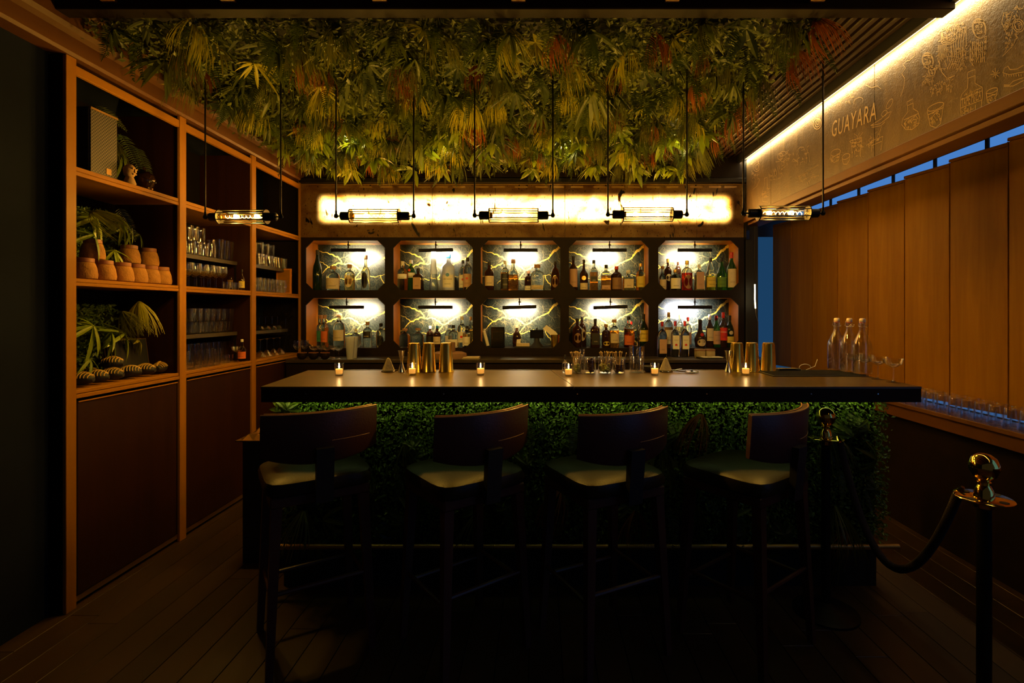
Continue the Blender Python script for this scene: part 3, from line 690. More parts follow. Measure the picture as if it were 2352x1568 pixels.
for x in (-1.12, -.46, .18, .80, 1.30, 1.62): part('screw', MB().tube([(x-.2, -.39, 1.105), (x-.2, -.3885, 1.105)], .0035, 8), M['steel'], bar)
part('light_strip', MB().box(-1.55, 1.6, -.20, -.19, 1.068, 1.078), M['ledgreen'], bar)
part('kick_panel', MB().box(-1.60, 1.64, -.04, -.01, 0, .24), M['black'], bar)
fr = part('foot_rail', MB().tube([(-1.62, -.13, .255), (1.70, -.13, .255)], .014, 12), M['dullbrass'], bar, smooth=True)
brm = MB().tube([(0, -.13, .255), (0, -.02, .235)], .009, 8).mesh('rail_bracket', True); brm.materials.append(M['dullbrass'])
for x in (-1.4, -.6, .2, 1.0, 1.6): part('rail_bracket', brm, None, fr, (x, 0, 0))
part('bar_mat', MB().box(-1.5, 1.50, .30, .42, 1.105, 1.118).box(-1.5, 1.5, .42, .425, 1.105, 1.13), M['steel'], bar)
# low side counter left of the bar with faceted gold top
sc = thing('side_counter', 'low black side counter with crumpled gold top left of the bar', 'counter', (-1.62, 3.35, 0))
part('body', MB().box(-.15, .20, -.29, .35, 0, .725), M['black'], sc)
g = MB(); rn = random.Random(5)
nx, ny = 7, 12
for i in range(nx+1):
    for j in range(ny+1):
        g.v.append((-.19+.40*i/nx+(rn.uniform(-.02, .02) if 0 < i < nx else 0), -.30+.66*j/ny+(rn.uniform(-.02, .02) if 0 < j < ny else 0), .733+(rn.uniform(.002, .05) if 0 < i < nx and 0 < j < ny else 0)))
for i in range(nx):
    for j in range(ny):
        a = i*(ny+1)+j
        if rn.random() < .5: g.f += [(a, a+ny+1, a+ny+2), (a, a+ny+2, a+1)]
        else: g.f += [(a, a+ny+1, a+1), (a+1, a+ny+1, a+ny+2)]
g.box(-.19, .21, -.30, .36, .725, .7325)
part('gold_top', g, mat('crumpled_gold_leaf', (.55, .32, .12), .25, .85), sc)

# ------------------------------------------------------------ foliage
def fern_mesh(L, W, n, seed, droop=.25):
    r = random.Random(seed); mb = MB(); sp = []
    for i in range(n+1):
        t = i/n; sp.append(Vector((sin(t*2)*.02, -droop*L*(1-(1-t)**1.6)*.6, -L*t)))
    mb.ribbon(sp, .003, (0, -1, 0))
    for i in range(1, n):
        t = i/n; w_ = W*sin(pi*min(1, (.12+t*.88))**.75)*(1-t*.3)+.004; p = sp[i]; nx_ = sp[i+1]
        for s in (-1, 1):
            tip = p+Vector((s*w_, -.012+r.uniform(-.008, .008), -w_*.42+r.uniform(-.006, .006)))
            m1 = p.lerp(tip, .5)+Vector((0, -.004, .004)); wd = L/n*.52
            a = p+Vector((0, 0, wd*.4)); b = p-Vector((0, 0, wd*.4))
            n0 = len(mb.v); mb.v += [tuple(a), tuple(b), tuple(m1+Vector((0, 0, -wd*.55))), tuple(tip), tuple(m1+Vector((0, 0, wd*.45)))]
            mb.f.append((n0, n0+1, n0+2, n0+3, n0+4))
    return mb.mesh('fern_frond', recalc=False)
def grass_mesh(n, L, seed, spread=.55, w=.0034):
    r = random.Random(seed); mb = MB()
    for i in range(n):
        a = r.uniform(0, 2*pi); sp = r.uniform(.05, spread)**.8; l = L*r.uniform(.7, 1.1)
        d = Vector((cos(a)*sp, sin(a)*sp, -1)).normalized(); side = Vector((-sin(a), cos(a), 0)).lerp(Vector((1, 0, 0)), .6).normalized()
        pts = []
        for k_ in range(5):
            t = k_/4; p = d*l*t+Vector((cos(a), sin(a), 0))*(.045*t*(1-t)*2)+Vector((0, 0, -.03*t*t)); pts.append(p+Vector((cos(a)*.008, sin(a)*.008, 0)))
        n0 = len(mb.v)
        for k_, p in enumerate(pts):
            ww_ = w*(1-.75*(k_/4)**2); mb.v += [tuple(p+side*ww_), tuple(p-side*ww_)]
        for k_ in range(4): mb.f.append((n0+2*k_, n0+2*k_+1, n0+2*k_+3, n0+2*k_+2))
    return mb.mesh('grass_tuft', recalc=False)
def rosette_mesh(n, L, W, seed, up=.5, droop=.9):
    r = random.Random(seed); mb = MB()
    for i in range(n):
        a = 2*pi*i/n*1.62+r.uniform(-.3, .3); l = L*r.uniform(.65, 1.1); w_ = W*r.uniform(.8, 1.2); u = up*r.uniform(.3, 1.3)
        c = Vector((cos(a), sin(a), 0)); sd = Vector((-sin(a), cos(a), 0)); n0 = len(mb.v); N = 5
        for k_ in range(N+1):
            t = k_/N; p = c*(l*t)+Vector((0, 0, -l*u*t-l*droop*t*t*.55)); wd = w_*sin(pi*(t*.86+.10))**.8*(1 if k_ < N else .1)
            mb.v += [tuple(p+sd*wd+Vector((0, 0, wd*.35))), tuple(p), tuple(p-sd*wd+Vector((0, 0, wd*.35)))]
        for k_ in range(N):
            b = n0+3*k_; mb.f += [(b, b+1, b+4, b+3), (b+1, b+2, b+5, b+4)]
    return mb.mesh('leaf_rosette', recalc=False)
def leaf_mat_mesh(name, n, place, size, seed):
    r = random.Random(seed); V = []; Fc = []
    for i in range(n):
        p, nd = place(r); s = size*r.uniform(.6, 1.4)
        d = (nd+Vector((r.uniform(-1, 1), r.uniform(-1, 1), r.uniform(-1, 1)))*.9).normalized()
        a = d.orthogonal().normalized(); a.rotate(Matrix.Rotation(r.uniform(0, 6.28), 3, d)); b = d.cross(a)
        k_ = len(V); V += [tuple(p-a*s), tuple(p+b*s*.5+d*s*.15), tuple(p+a*s), tuple(p-b*s*.5+d*s*.15)]; Fc.append((k_, k_+1, k_+2, k_+3))
    me = bpy.data.meshes.new(name); me.from_pydata(V, [], Fc); return me
def sett(me, m): me.materials.append(M[m]); return me
FERN = [sett(fern_mesh(.30, .062, 22, s), 'plant_dark') for s in (1, 2, 3)]
FERNP = [sett(fern_mesh(.26, .05, 20, s+9), 'plant_mid') for s in (1, 2)]
GY = [sett(grass_mesh(60, .235, s), 'plant_yel') for s in (1, 2, 3)]
GG = [sett(grass_mesh(56, .25, s+20), 'plant_olive') for s in (1, 2)]
GO = [sett(grass_mesh(56, .20, s+30, .5), 'plant_org') for s in (1, 2)]
RO = [sett(rosette_mesh(13, .15, .014, s+40), 'plant_mid') for s in (1, 2, 3)]
RO2 = [sett(rosette_mesh(11, .11, .018, s+50, .2, .6), 'plant_dark') for s in (1, 2)]
RB = [sett(rosette_mesh(12, .15, .011, s+80, .55, .45), 'plant_bright') for s in (1, 2, 3)]
ROW = [sett(rosette_mesh(10, .13, .020, s+70, .3, .8), 'plant_bright') for s in (1, 2)]
RO3 = [sett(rosette_mesh(14, .10, .008, s+60, .6, .6), 'plant_yel') for s in (1,)]

pc = thing('plant_ceiling', 'dense hanging fern and grass planting covering the ceiling over the bar', 'plants', (-.45, 3.75, 3.0))
part('grid_panel', MB().box(-1.86, 1.86, -1.24, 1.24, 0, .02), M['black'], pc)
def plc(r): return Vector((r.uniform(-1.86, 1.84), r.uniform(-1.22, 1.22), -.03-abs(r.gauss(0, .05)))), Vector((0, -.3, -1))
o = part('small_leaves', leaf_mat_mesh('small_leaves', 26000, plc, .017, 11), M['plant_mid'], pc); o['kind'] = 'stuff'
rn = random.Random(21)
def scatter(kind, meshes, n, dz0, dz1, s0, s1, tilt=.35, ylo=-1.2, yhi=1.2, yb=1.0):
    # jittered grid
    nxg = int(math.sqrt(n*3.7/2.4)); nyg = max(1, n//nxg); cnt = 0
    for i in range(nxg):
        for j in range(nyg):
            x_ = -1.80+3.6*(i+rn.uniform(.05, .95))/nxg; y_ = ylo+(yhi-ylo)*(j+rn.uniform(.05, .95))/nyg
            o_ = part(kind, rn.choice(meshes), None, pc, (x_, y_, -rn.uniform(dz0, dz1)*(1+.3*(y_ > .3))), (rn.uniform(-tilt, tilt)-.08, rn.uniform(-tilt, tilt), rn.uniform(-.9, .9) if kind == 'fern_frond' else rn.uniform(0, 6.28)))
            s = rn.uniform(s0, s1); o_.scale = (s, s, s); cnt += 1
scatter('fern_frond', FERN*2+FERNP, 280, .0, .06, .65, 1.0)
scatter('leaf_rosette', RO*2+RO2+RO3, 230, .02, .12, .7, 1.25, .6)
scatter('grass_tuft', GY+GG*2, 70, .0, .05, .7, 1.05, .22)
scatter('leaf_rosette', ROW, 60, .06, .14, .9, 1.3, .6, .1, 1.22)
scatter('rust_grass_tuft', GO, 30, .0, .05, .7, 1.05, .22)
# overhanging trailing tufts past the right edge of the ceiling panel
for i in range(16):
    o_ = part('fern_frond' if i % 2 else 'grass_tuft', rn.choice(FERN if i % 2 else GG+GO), None, pc, (1.84+rn.uniform(-.03, .05), -1.15+i*.15, -.02), (rn.uniform(-.3, .3), -.35, rn.uniform(-.5, .5)))

# unseen spotlights added among the ceiling leaves to brighten patches of them
for i, (px, py, Y) in enumerate(((795, 305, 4.2), (1010, 330, 4.4), (1300, 330, 4.4), (1568, 300, 4.2), (560, 300, 4.1))):
    p = at(px, py, Y)
    t = thing('plant_spotlight', 'tiny spotlight hidden among the ceiling leaves, %s from the left' % ORD[[1, 2, 3, 4, 0][i]], 'light', (p.x, p.y, 3.0), 0, 'tiny spotlights in the ceiling plants')
    part('housing', MB().lathe([(.02, 0), (.022, -.01), (.022, -.07), (.016, -.07), (.014, -.03)], 12, cap1=False), M['black'], t)
    part('lens', MB().lathe([(.001, -.068), (.014, -.067)], 12), emit('spot_lens', (1, .85, .4), 6) if i == 0 else bpy.data.materials['spot_lens'], t)
    l = bpy.data.lights.new('spot_glow', 'POINT'); l.energy = 2.2; l.color = (1, .80, .25); l.shadow_soft_size = .015
    lo = bpy.data.objects.new('spot_glow', l); COL.objects.link(lo); lo.parent = t; lo.location = (0, 0, -.10)
# hedge on the bar front
hg = thing('bar_front_hedge', 'green boxwood and grass hedge lit from above under the bar top', 'hedge', (.23, 2.84, .26))
part('backing', MB().box(-1.62, 1.62, 0, .02, 0, .80), M['black'], hg)
def plh(r): return Vector((r.uniform(-1.65, 1.65), -.02-abs(r.gauss(0, .035)), r.uniform(.0, .81))), Vector((0, -1, .4))
o = part('boxwood_leaves', leaf_mat_mesh('boxwood_leaves', 34000, plh, .0100, 12), M['plant_box'], hg); o['kind'] = 'stuff'
def hput(kind, me, px, py, rot, s):
    p = at(px, py, 2.76); o_ = part(kind, me, None, hg, (p.x-.23, -.09, p.z-.26), rot); o_.scale = (s,)*3
rn = random.Random(8)
for px, py, me, nm in ((1610, 950, GO[0], 'rust_grass_tuft'), (1900, 985, GG[0], 'grass_tuft'), (1510, 1010, GG[1], 'grass_tuft'), (700, 1170, GG[0], 'grass_tuft'), (1120, 1150, GG[1], 'grass_tuft'), (1600, 1160, GG[0], 'grass_tuft'), (1460, 1170, GO[1], 'rust_grass_tuft'), (1915, 1160, GG[1], 'grass_tuft'), (1940, 1215, GO[0], 'rust_grass_tuft'), (1920, 1255, GG[0], 'grass_tuft'), (930, 1020, GG[1], 'grass_tuft'), (1290, 1120, GO[0], 'rust_grass_tuft')):
    hput(nm, me, px, py, (rn.uniform(.1, .4), rn.uniform(-.3, .3), rn.uniform(0, 6)), rn.uniform(.85, 1.1))
for i in range(60):
    hput('leaf_rosette', rn.choice(RO+RO2), rn.uniform(650, 2030), rn.uniform(975, 1270), (rn.uniform(1.0, 1.9), rn.uniform(-.5, .5), rn.uniform(-1, 1)), rn.uniform(.5, .95))
for px, py in ((1990, 985), (1955, 1000), (660, 940), (1210, 1065)): hput('leaf_rosette', RO[0], px, py, (1.4, .2, .3), .9)
for i in range(26):
    hput('fern_frond', rn.choice(FERN+FERNP), rn.uniform(640, 2030), rn.uniform(960, 1180), (rn.uniform(-.5, -.1), rn.uniform(-.4, .4), rn.uniform(-.4, .4)), rn.uniform(.5, .8))

# ------------------------------------------------------------ pendant lamps
def pendant_proto():
    t = thing('pendant_lamp', '', 'pendant lamp', (0, 0, 0), 0, 'caged tube pendant lamps in a row over the bar')
    L = .215
    for s in (-1, 1):
        rod = part('rod', MB().lathe([(.0045, 0), (.0045, .84)], 8, (s*L, 0, 0)), M['blackmetal'], t, smooth=True)
        part('ball_joint', MB().lathe([(.001, -.013), (.009, -.010), (.013, 0), (.009, .010), (.006, .014), (.006, .03)], 12, (s*L, 0, 0)), M['blackmetal'], rod, smooth=True)
        mb = MB()
        mb.tube([(s*L, 0, 0), (s*.19, 0, 0)], .0045, 8)
        h = part('socket', MB().tube([(s*.192, 0, 0), (s*.190, 0, 0), (s*.186, 0, 0), (s*.135, 0, 0)], [.010, .020, .0235, .0235], 16), M['blackmetal'], t, smooth=True)
        part('joint_pin', mb, M['blackmetal'], h)
        # pierced flange: ring plus disc
        fl_ = MB()
        ro, ri = .040, .022; N = 20; xs = (s*.131, s*.137)
        rings = [[(x_, ro*cos(2*pi*j/N), ro*sin(2*pi*j/N)) for j in range(N)] for x_ in xs]+[[(x_, ri*cos(2*pi*j/N), ri*sin(2*pi*j/N)) for j in range(N)] for x_ in xs[::-1]]
        fl_.loft(rings+[rings[0]], False, False)
        part('flange', fl_, M['blackmetal'], t)
    for k_ in range(6):
        a = 2*pi*(k_+.5)/6
        part('cage_bar', MB().tube([(-.135, .037*cos(a), .037*sin(a)), (.135, .037*cos(a), .037*sin(a))], .0027, 6), M['blackmetal'], t)
    b = part('glass_tube', MB().tube([(-.132, 0, 0), (-.128, 0, 0), (.128, 0, 0), (.132, 0, 0)], [.012, .018, .018, .012], 18), M['bulbglass'], t, smooth=True)
    pts = []
    for i in range(97):
        u = i/96; a = u*2*pi*9; pts.append((-.105+.21*u, .0075*cos(a), .0075*sin(a)))
    part('filament', MB().tube(pts, .0013, 5), M['filament'], b)
    part('brass_collar', MB().tube([(-.134, 0, 0), (-.118, 0, 0)], .0165, 14, cap=False), M['brass'], b)
    l = bpy.data.lights.new('pendant_glow', 'AREA'); l.shape = 'RECTANGLE'
    for s in (-.06, .06):
        l = bpy.data.lights.new('pendant_glow', 'POINT'); l.energy = P_PEND/2; l.color = WARM; l.shadow_soft_size = .024
        lo = bpy.data.objects.new('pendant_glow', l); COL.objects.link(lo); lo.parent = t; lo.location = (s, 0, 0)
    return t
pp = pendant_proto()
for i, (px, py, Y, rz) in enumerate(((558, 498, 3.16, -.03), (861, 496, 3.13, 0), (1180, 494.5, 3.11, 0), (1487, 492.5, 3.08, 0), (1799, 489.5, 3.05, .0))):
    p = at(px, py, Y)
    clone(pp, p, 'caged glass tube pendant lamp, %s from the left, hung over the bar' % ORD[i], rz, 1.1)

# ------------------------------------------------------------ stools
def stool_proto():
    t = thing('bar_stool', '', 'stool', (0, 0, 0), 0, 'leather bar stools at the bar')
    # seat cushion
    rings = []
    for (s, zz, e) in ((.205, .735, 7), (.218, .742, 7), (.220, .770, 7), (.214, .790, 6), (.195, .800, 5), (.13, .806, 4), (.05, .808, 3)):
        ring = []
        for j in range(40):
            a = 2*pi*j/40; k_ = (abs(cos(a))**e+abs(sin(a))**e)**(-1/e); ring.append((s*k_*cos(a), s*k_*sin(a)*.98, zz))
        rings.append(ring)
    part('seat', MB().loft(rings), M['seat'], t, smooth=True)
    part('seat_frame', MB().box(-.20, .20, -.195, .195, .69, .735), M['stoolwood'], t, bevel=.006)
    # curved back
    N = 22; prof = []
    def arc(r_, th): return (r_*sin(th), -.235+.42-r_*cos(th))
    for zz, lean in ((.865, 0), (.875, 0), (1.068, .018), (1.076, .020)):
        pass
    mb = MB(); rings = []
    for i in range(N+1):
        th = radians(-34+68*i/N); ring = []
        e = abs(i/N-.5)*2
        for (dr, zz) in ((0, .862), (.014, .858), (.030, .862), (.034, .87), (.034, 1.066), (.030, 1.074), (.004, 1.074), (0, 1.066)):
            zb = zz + (e**2*.035 if zz < .9 else 0); r_ = .42-.034+dr; ring.append((r_*sin(th), .185-r_*cos(th)-(zz-.86)*.06, zb))
        rings.append(ring)
    bk = part('backrest', mb.loft(rings), M['back'], t, smooth=True)
    for dr in (.004, .030):
        pts = []
        for i in range(N+1):
            th = radians(-34+68*i/N); r_ = .42-.034+dr; pts.append((r_*sin(th), .185-r_*cos(th)-.0128, 1.076))
        part('piping', MB().tube(pts, .0032, 6), M['piping'], bk, smooth=True)
    pts = [((.42-.001)*sin(radians(a)), .185-.42*cos(radians(a))-.006, .955) for a in range(4, 30, 3)]
    part('seam', MB().tube(pts, .0012, 5), M['piping'], bk)
    part('back_support', MB().prism([(-.246, .70), (-.222, .70), (-.232, .93), (-.268, .93)], 'x', -.035, .035), M['black'], t)
    for sx in (-1, 1):
        for sy in (-1, 1):
            a = (sx*.175, sy*.170); b = (sx*.205, sy*.205)
            part('leg', MB().loft([[(b[0]+dx*.014, b[1]+dy*.014, 0) for dx, dy in ((-1, -1), (1, -1), (1, 1), (-1, 1))], [(a[0]+dx*.021, a[1]+dy*.021, .69) for dx, dy in ((-1, -1), (1, -1), (1, 1), (-1, 1))]]), M['stoolwood'], t)
    for (x0, y0, x1, y1, zz) in ((-.19, -.19, .19, -.19, .34), (-.19, .19, .19, .19, .26), (-.19, -.19, -.19, .19, .30), (.19, -.19, .19, .19, .30)):
        part('stretcher', MB().tube([(x0, y0, zz), (x1, y1, zz)], .010, 8), M['stoolwood'], t)
    return t
st = stool_proto()
for i, (cx, cy, yaw, wh) in enumerate(((-1.035, 2.36, 33, 'the leftmost, nearest the low side counter'), (-.345, 2.335, 38, 'second from the left'), (.285, 2.345, 27, 'third from the left'), (.945, 2.37, 37, 'the rightmost, beside the far brass post'))):
    clone(st, (cx, cy, 0), 'dark leather bar stool with curved back, '+wh, radians(yaw))

# ------------------------------------------------------------ rope posts
def post_proto():
    t = thing('rope_post', '', 'stanchion', (0, 0, 0), 0, 'brass rope posts right of the stools')
    part('base', MB().lathe([(.15, 0), (.15, .012), (.12, .025), (.05, .04), (.022, .055)], 28), M['blackmetal'], t, smooth=True)
    part('post', MB().lathe([(.021, .05), (.021, .86)], 20), M['blackmetal'], t, smooth=True)
    part('collar', MB().lathe([(.022, .835), (.028, .84), (.030, .87), (.026, .90), (.017, .915), (.02, .925), (.012, .93)], 20), M['brass'], t, smooth=True)
    N = 32; ro, ri = .082, .020
    rg = [[(r_*cos(2*pi*j/N), r_*sin(2*pi*j/N), zz) for j in range(N)] for r_, zz in ((ri, .868), (ro-.004, .868), (ro, .871), (ro-.004, .874), (ri, .874))]
    f_ = part('hook_plate', MB().loft(rg, False, False), M['brass'], t, smooth=True)
    for k_ in range(4):
        a = k_*pi/2+.3
        part('hook_hole', MB().lathe([(.013, .8745), (.013, .8755)], 14, (.060*cos(a), .060*sin(a), 0)), M['black'], f_)
    part('knob', MB().lathe([(.012, .925), (.018, .932), (.034, .945), (.043, .968), (.043, .985), (.034, 1.006), (.018, 1.018), (.004, 1.021)], 28), M['brass'], t, smooth=True)
    return t
rp = post_proto()
clone(rp, (1.50, 1.735, 0), 'brass knobbed rope post in the right foreground')
clone(rp, (1.425, 2.56, 0), 'brass knobbed rope post behind, beside the rightmost stool')
pts = []
A = Vector((1.50-.03, 1.735+.07, .86)); B = Vector((1.425+.03, 2.56-.07, .86))
for i in range(25):
    u = i/24; p = A.lerp(B, u); p.z -= .42*(1-(2*u-1)**2); pts.append(p)
ro = thing('rope', 'dark velvet rope sagging between the two brass rope posts', 'rope', (1.46, 2.15, .44))
part('cord', MB().tube([p-Vector((1.46, 2.15, .44)) for p in pts], .016, 10), M['rope'], ro, smooth=True)
for e, d in ((A, 1), (B, -1)):
    q_ = e-Vector((1.46, 2.15, .44))
    part('snap_hook', MB().tube([q_, q_+Vector((0, -.012*d, .018)), q_+Vector((0, -.02*d, .03))], [.017, .010, .006], 10), M['brass'], ro)
# ------------------------------------------------------------ bottles
PROF = {  # (radius fraction, height fraction); fill, label z0,z1, cap z0
 'spirit': ([(.94, 0), (1, .015), (1, .60), (.93, .66), (.62, .71), (.36, .76), (.33, .80), (.32, .90)], .60, .16, .50, .88),
 'tallneck': ([(.94, 0), (1, .015), (1, .50), (.92, .56), (.60, .63), (.38, .69), (.30, .76), (.29, .92)], .50, .12, .44, .88),
 'squat': ([(.94, 0), (1, .02), (1, .56), (.94, .66), (.66, .73), (.34, .77), (.30, .80), (.30, .88)], .58, .10, .50, .86),
 'dome': ([(.94, 0), (1, .02), (1, .52), (.97, .60), (.86, .68), (.62, .74), (.36, .78), (.30, .82), (.30, .92)], .62, .10, .50, .88),
 'champ': ([(.92, 0), (1, .015), (1, .40), (.96, .50), (.80, .60), (.52, .70), (.36, .80), (.30, .88), (.30, .95)], .95, .10, .34, .88),
 'cone': ([(1, 0), (1, .02), (.84, .30), (.70, .52), (.56, .74), (.44, .97)], .42, .36, .86, .97),
 'bulb': ([(.94, 0), (1, .015), (1, .48), (.96, .53), (.72, .58), (.62, .63), (.60, .68), (.46, .74), (.32, .80), (.28, .92)], .44, .10, .40, .86),
 'wine': ([(.94, 0), (1, .015), (1, .50), (.96, .57), (.72, .66), (.46, .74), (.35, .80), (.32, .92)], .92, .12, .48, .84),
 'pagoda': ([(.75, 0), (.80, .02), (1, .26), (1, .32), (.72, .46), (.42, .60), (.34, .68), (.30, .92)], .92, .08, .26, .86),
 'flask': ([(.8, 0), (.9, .02), (1, .15), (1, .42), (.86, .58), (.45, .70), (.30, .76), (.28, .90)], .5, .12, .44, .86),
}
BM = {}
capd = {'k': ('blk_l', 'black'), 'r': ('red_l', 'red'), 'c': ('cork', 'cork'), 'g': ('goldcap', 'gold'), 'w': ('white', 'white'), 'b': ('blue_l', 'blue'), 'n': ('brown_l', 'brown'), 'd': ('red_b', 'dark red')}
labd = {'c': ('cream', 'cream'), 'w': ('white', 'white'), 'k': ('blk_l', 'black'), 'y': ('yellow_l', 'yellow'), 'o': ('orange_l', 'orange'), 'g': ('green_l', 'green'), 't': ('teal_l', 'teal'), 'n': ('brown_l', 'brown'), 'p': ('pink_l', 'dusty pink'), 'r': ('red_l', 'red'), '-': (None, None)}
glsd = {'a': ('amber_b', 'amber'), 'y': ('gold_b', 'pale gold'), 'c': ('clear_b', 'clear'), 'k': ('dark_b', 'dark brown'), 'g': ('green_b', 'green'), 'd': ('dgreen_b', 'dark green'), 'o': ('olive_b', 'chartreuse green'), 'f': ('frost_b', 'frosted'), 'r': ('red_b', 'ruby')}
shapew = {'spirit': 'bottle', 'tallneck': 'long-necked bottle', 'squat': 'squat bottle', 'dome': 'round-shouldered bottle', 'champ': 'champagne-shaped bottle', 'cone': 'tapering bottle', 'bulb': 'bulb-necked bottle', 'wine': 'wine-shaped bottle', 'pagoda': 'wide-bellied bottle', 'flask': 'rounded flask bottle'}
def surf(R, e, th):
    ca, sa = cos(th), sin(th); k_ = (abs(ca)**e+abs(sa)**e)**(-1/e); return R*k_*ca, R*k_*sa
def label_mesh(R, e, z0, z1, half, oval, lift=.0008, thc=-pi/2):
    mb = MB(); n = 12; m_ = 6
    if not oval:
        rows = []
        for j in range(2):
            rows.append([(*surf(R+lift, e, thc-half+2*half*i/n), z0+(z1-z0)*j) for i in range(n+1)])
        mb.loft(rows, False, False, closed=False)
    else:
        cz = (z0+z1)/2; rr = []
        mb.v.append((*surf(R+lift, e, thc), cz))
        for i in range(20):
            a = 2*pi*i/20; mb.v.append((*surf(R+lift, e, thc+half*cos(a)), cz+(z1-z0)/2*sin(a)))
        for i in range(20): mb.f.append((0, 1+i, 1+(i+1) % 20))
    return mb.mesh('label', recalc=False)
def bend_text(body, R, e, z_, size, m_, parent, lift=.0018):
    me = text_mesh(body, size)
    for v in me.vertices:
        th = -pi/2+v.co.x/R; x_, y_ = surf(R+lift, e, th); v.co = (x_, y_, z_+v.co.y)
    return part('lettering', me, M[m_], parent)
def bottle(shape, R, H, gl, cap, lab, sq=False, oval=False, labz=None, loc=(0, 0, 0), label='', group=None, text=None, extra=None, half=None, name='bottle', seg=20):
    prof, fill, l0, l1, c0 = PROF[shape]
    if labz: l0, l1 = labz
    e = 6 if sq else 2
    t = thing(name, label, 'bottle', loc, random.uniform(-.12, .12), group)
    pr = []
    for r_, z_ in prof: pr.append((r_*R*(1 if r_ > .9 or not sq else 1), z_*H, e if r_ > .8 else (2.6 if r_ > .5 else 2)))
    lo = [p for p in pr if p[1] <= fill*H+1e-6]; hi = [p for p in pr if p[1] > fill*H+1e-6]
    gm = M[glsd[gl][0]]
    if hi and (gl in 'ayor' or shape == 'cone'):
        # interpolate the fill line
        a, b = lo[-1], hi[0]; u = (fill*H-a[1])/(b[1]-a[1]) if b[1] > a[1] else 0
        mid = (a[0]+(b[0]-a[0])*u, fill*H, a[2]+(b[2]-a[2])*u)
        part('body', MB().lathe(lo+[mid], seg), gm, t, smooth=True)
        part('neck', MB().lathe([(mid[0], mid[1]+.0005, mid[2])]+hi, seg), M['clear_b'] if shape != 'cone' else M['frost_b'], t, smooth=True)
    else:
        part('body', MB().lathe(pr, seg), gm, t, smooth=True)
    nr = prof[-1][0]*R
    if cap:
        cm_ = M[capd[cap][0]]; zt = c0*H
        if cap == 'c': part('stopper', MB().lathe([(nr*.9, zt), (nr*1.5, zt+.001), (nr*1.55, H*.995), (nr*1.3, H)], 14), cm_, t, smooth=True)
        else: part('cap', MB().lathe([(nr*1.12, zt), (nr*1.16, zt+.002), (nr*1.16, H-.003), (nr*.9, H)], 14), cm_, t, smooth=True)
    if labd[lab][0]:
        hf = half or (radians(62) if not sq else radians(40))
        lb = part('label', label_mesh(R, e, l0*H, l1*H, hf if not oval else hf*.75, oval), M[labd[lab][0]], t)
        # simple printed lines / emblem
        em = MB()
        for fz in ((.30, .24) if H > .2 else (.3,)):
            zz = (l0+(l1-l0)*fz)*H
            rows = [[(*surf(R+.0013, e, -pi/2-hf*.5+hf*i/6), zz+j*.0018) for i in range(7)] for j in range(2)]
            em.loft(rows, False, False, closed=False)
        if not oval: part('print', em, M['print'] if lab not in 'k' else M['cream'], lb, recalc=False)
        if text:
            bend_text(text, R, e, (l0+(l1-l0)*.66)*H, min(.022, 1.9*R*sin(hf)/max(3, len(text))*1.45), 'print' if lab not in 'kr' else 'white', lb)
    if extra: extra(t, R, H, e)
    return t
def medal(col, zf, rf, dark=None):
    def f(t, R, H, e):
        part('medallion', label_mesh(R, e, (zf-rf)*H, (zf+rf)*H, rf*H/R, True, .0016), M[col], t)
    return f
def niche(row, col, y_ref, items):
    z0 = RZ[row][0] if row < 2 else 1.06
    rown = ['upper', 'lower'][row]
    order = sorted(range(len(items)), key=lambda i: items[i][0])
    rank = {i: k_ for k_, i in enumerate(order)}
    for i, it in enumerate(items):
        px, top, wpx, shape, gl, cap, lab = it[:7]; kw = dict(it[7]) if len(it) > 7 else {}
        Y = kw.pop('Y', 5.155); base = kw.pop('z', z0)
        s = F/Y; X = (px-HX)/s; H = EYE-(top-HY)/s-base; R = wpx/s/2
        R = R*.93 if kw.get('sq') else R
        cn = (', '+capd[cap][1]+' cap') if cap else ''; ln = (', '+labd[lab][1]+' label') if labd[lab][1] else ''
        lab_ = '%s %s%s%s, %s from left in %s %s niche' % (glsd[gl][1], shapew[shape], cn, ln, ORD[rank[i]], rown, cols[col])
        bottle(shape, R, H, gl, cap, lab, loc=(X, Y, base), label=lab_, group='bottles in the %s %s niche' % (rown, cols[col]), **kw)
u = dict
niche(0, 0, 0, [(729, 574, 21, 'champ', 'd', 'k', '-', u(Y=5.12)), (765, 611, 30, 'squat', 'c', 'c', 'c', u(labz=(.06, .50), half=1.3)), (803, 607, 23, 'squat', 'y', 'c', 'c', u(oval=True, labz=(.12, .55), text='AVION')), (840, 586, 19, 'tallneck', 'c', 'c', 'k', u(oval=True, labz=(.06, .52)))])
niche(0, 1, 0, [(925, 600, 24, 'squat', 'y', 'w', 'w', u(labz=(.50, .68) if 0 else (.40, .56))), (944, 597, 24, 'dome', 'g', 'w', 'w', u(Y=5.22, labz=(.42, .58), extra=medal('red_l', .66, .045))), (961, 616, 24, 'squat', 'k', 'k', 'p', u(sq=True, labz=(.06, .58))), (996, 577, 21, 'cone', 'c', 'w', '-', u()),
    (1023, 586, 24, 'spirit', 'f', 'b', '-', u(Y=5.24)), (1030, 583, 28, 'spirit', 'f', 'b', 'w', u(text='GREY GOOSE', labz=(.08, .42), extra=medal('blue_l', .42, .05))), (1063, 597, 19, 'dome', 'c', 'k', 'w', u(Y=5.22, extra=medal('red_l', .36, .035))), (1074, 591, 21, 'dome', 'c', 'k', 'p', u(extra=medal('red_l', .36, .035)))])
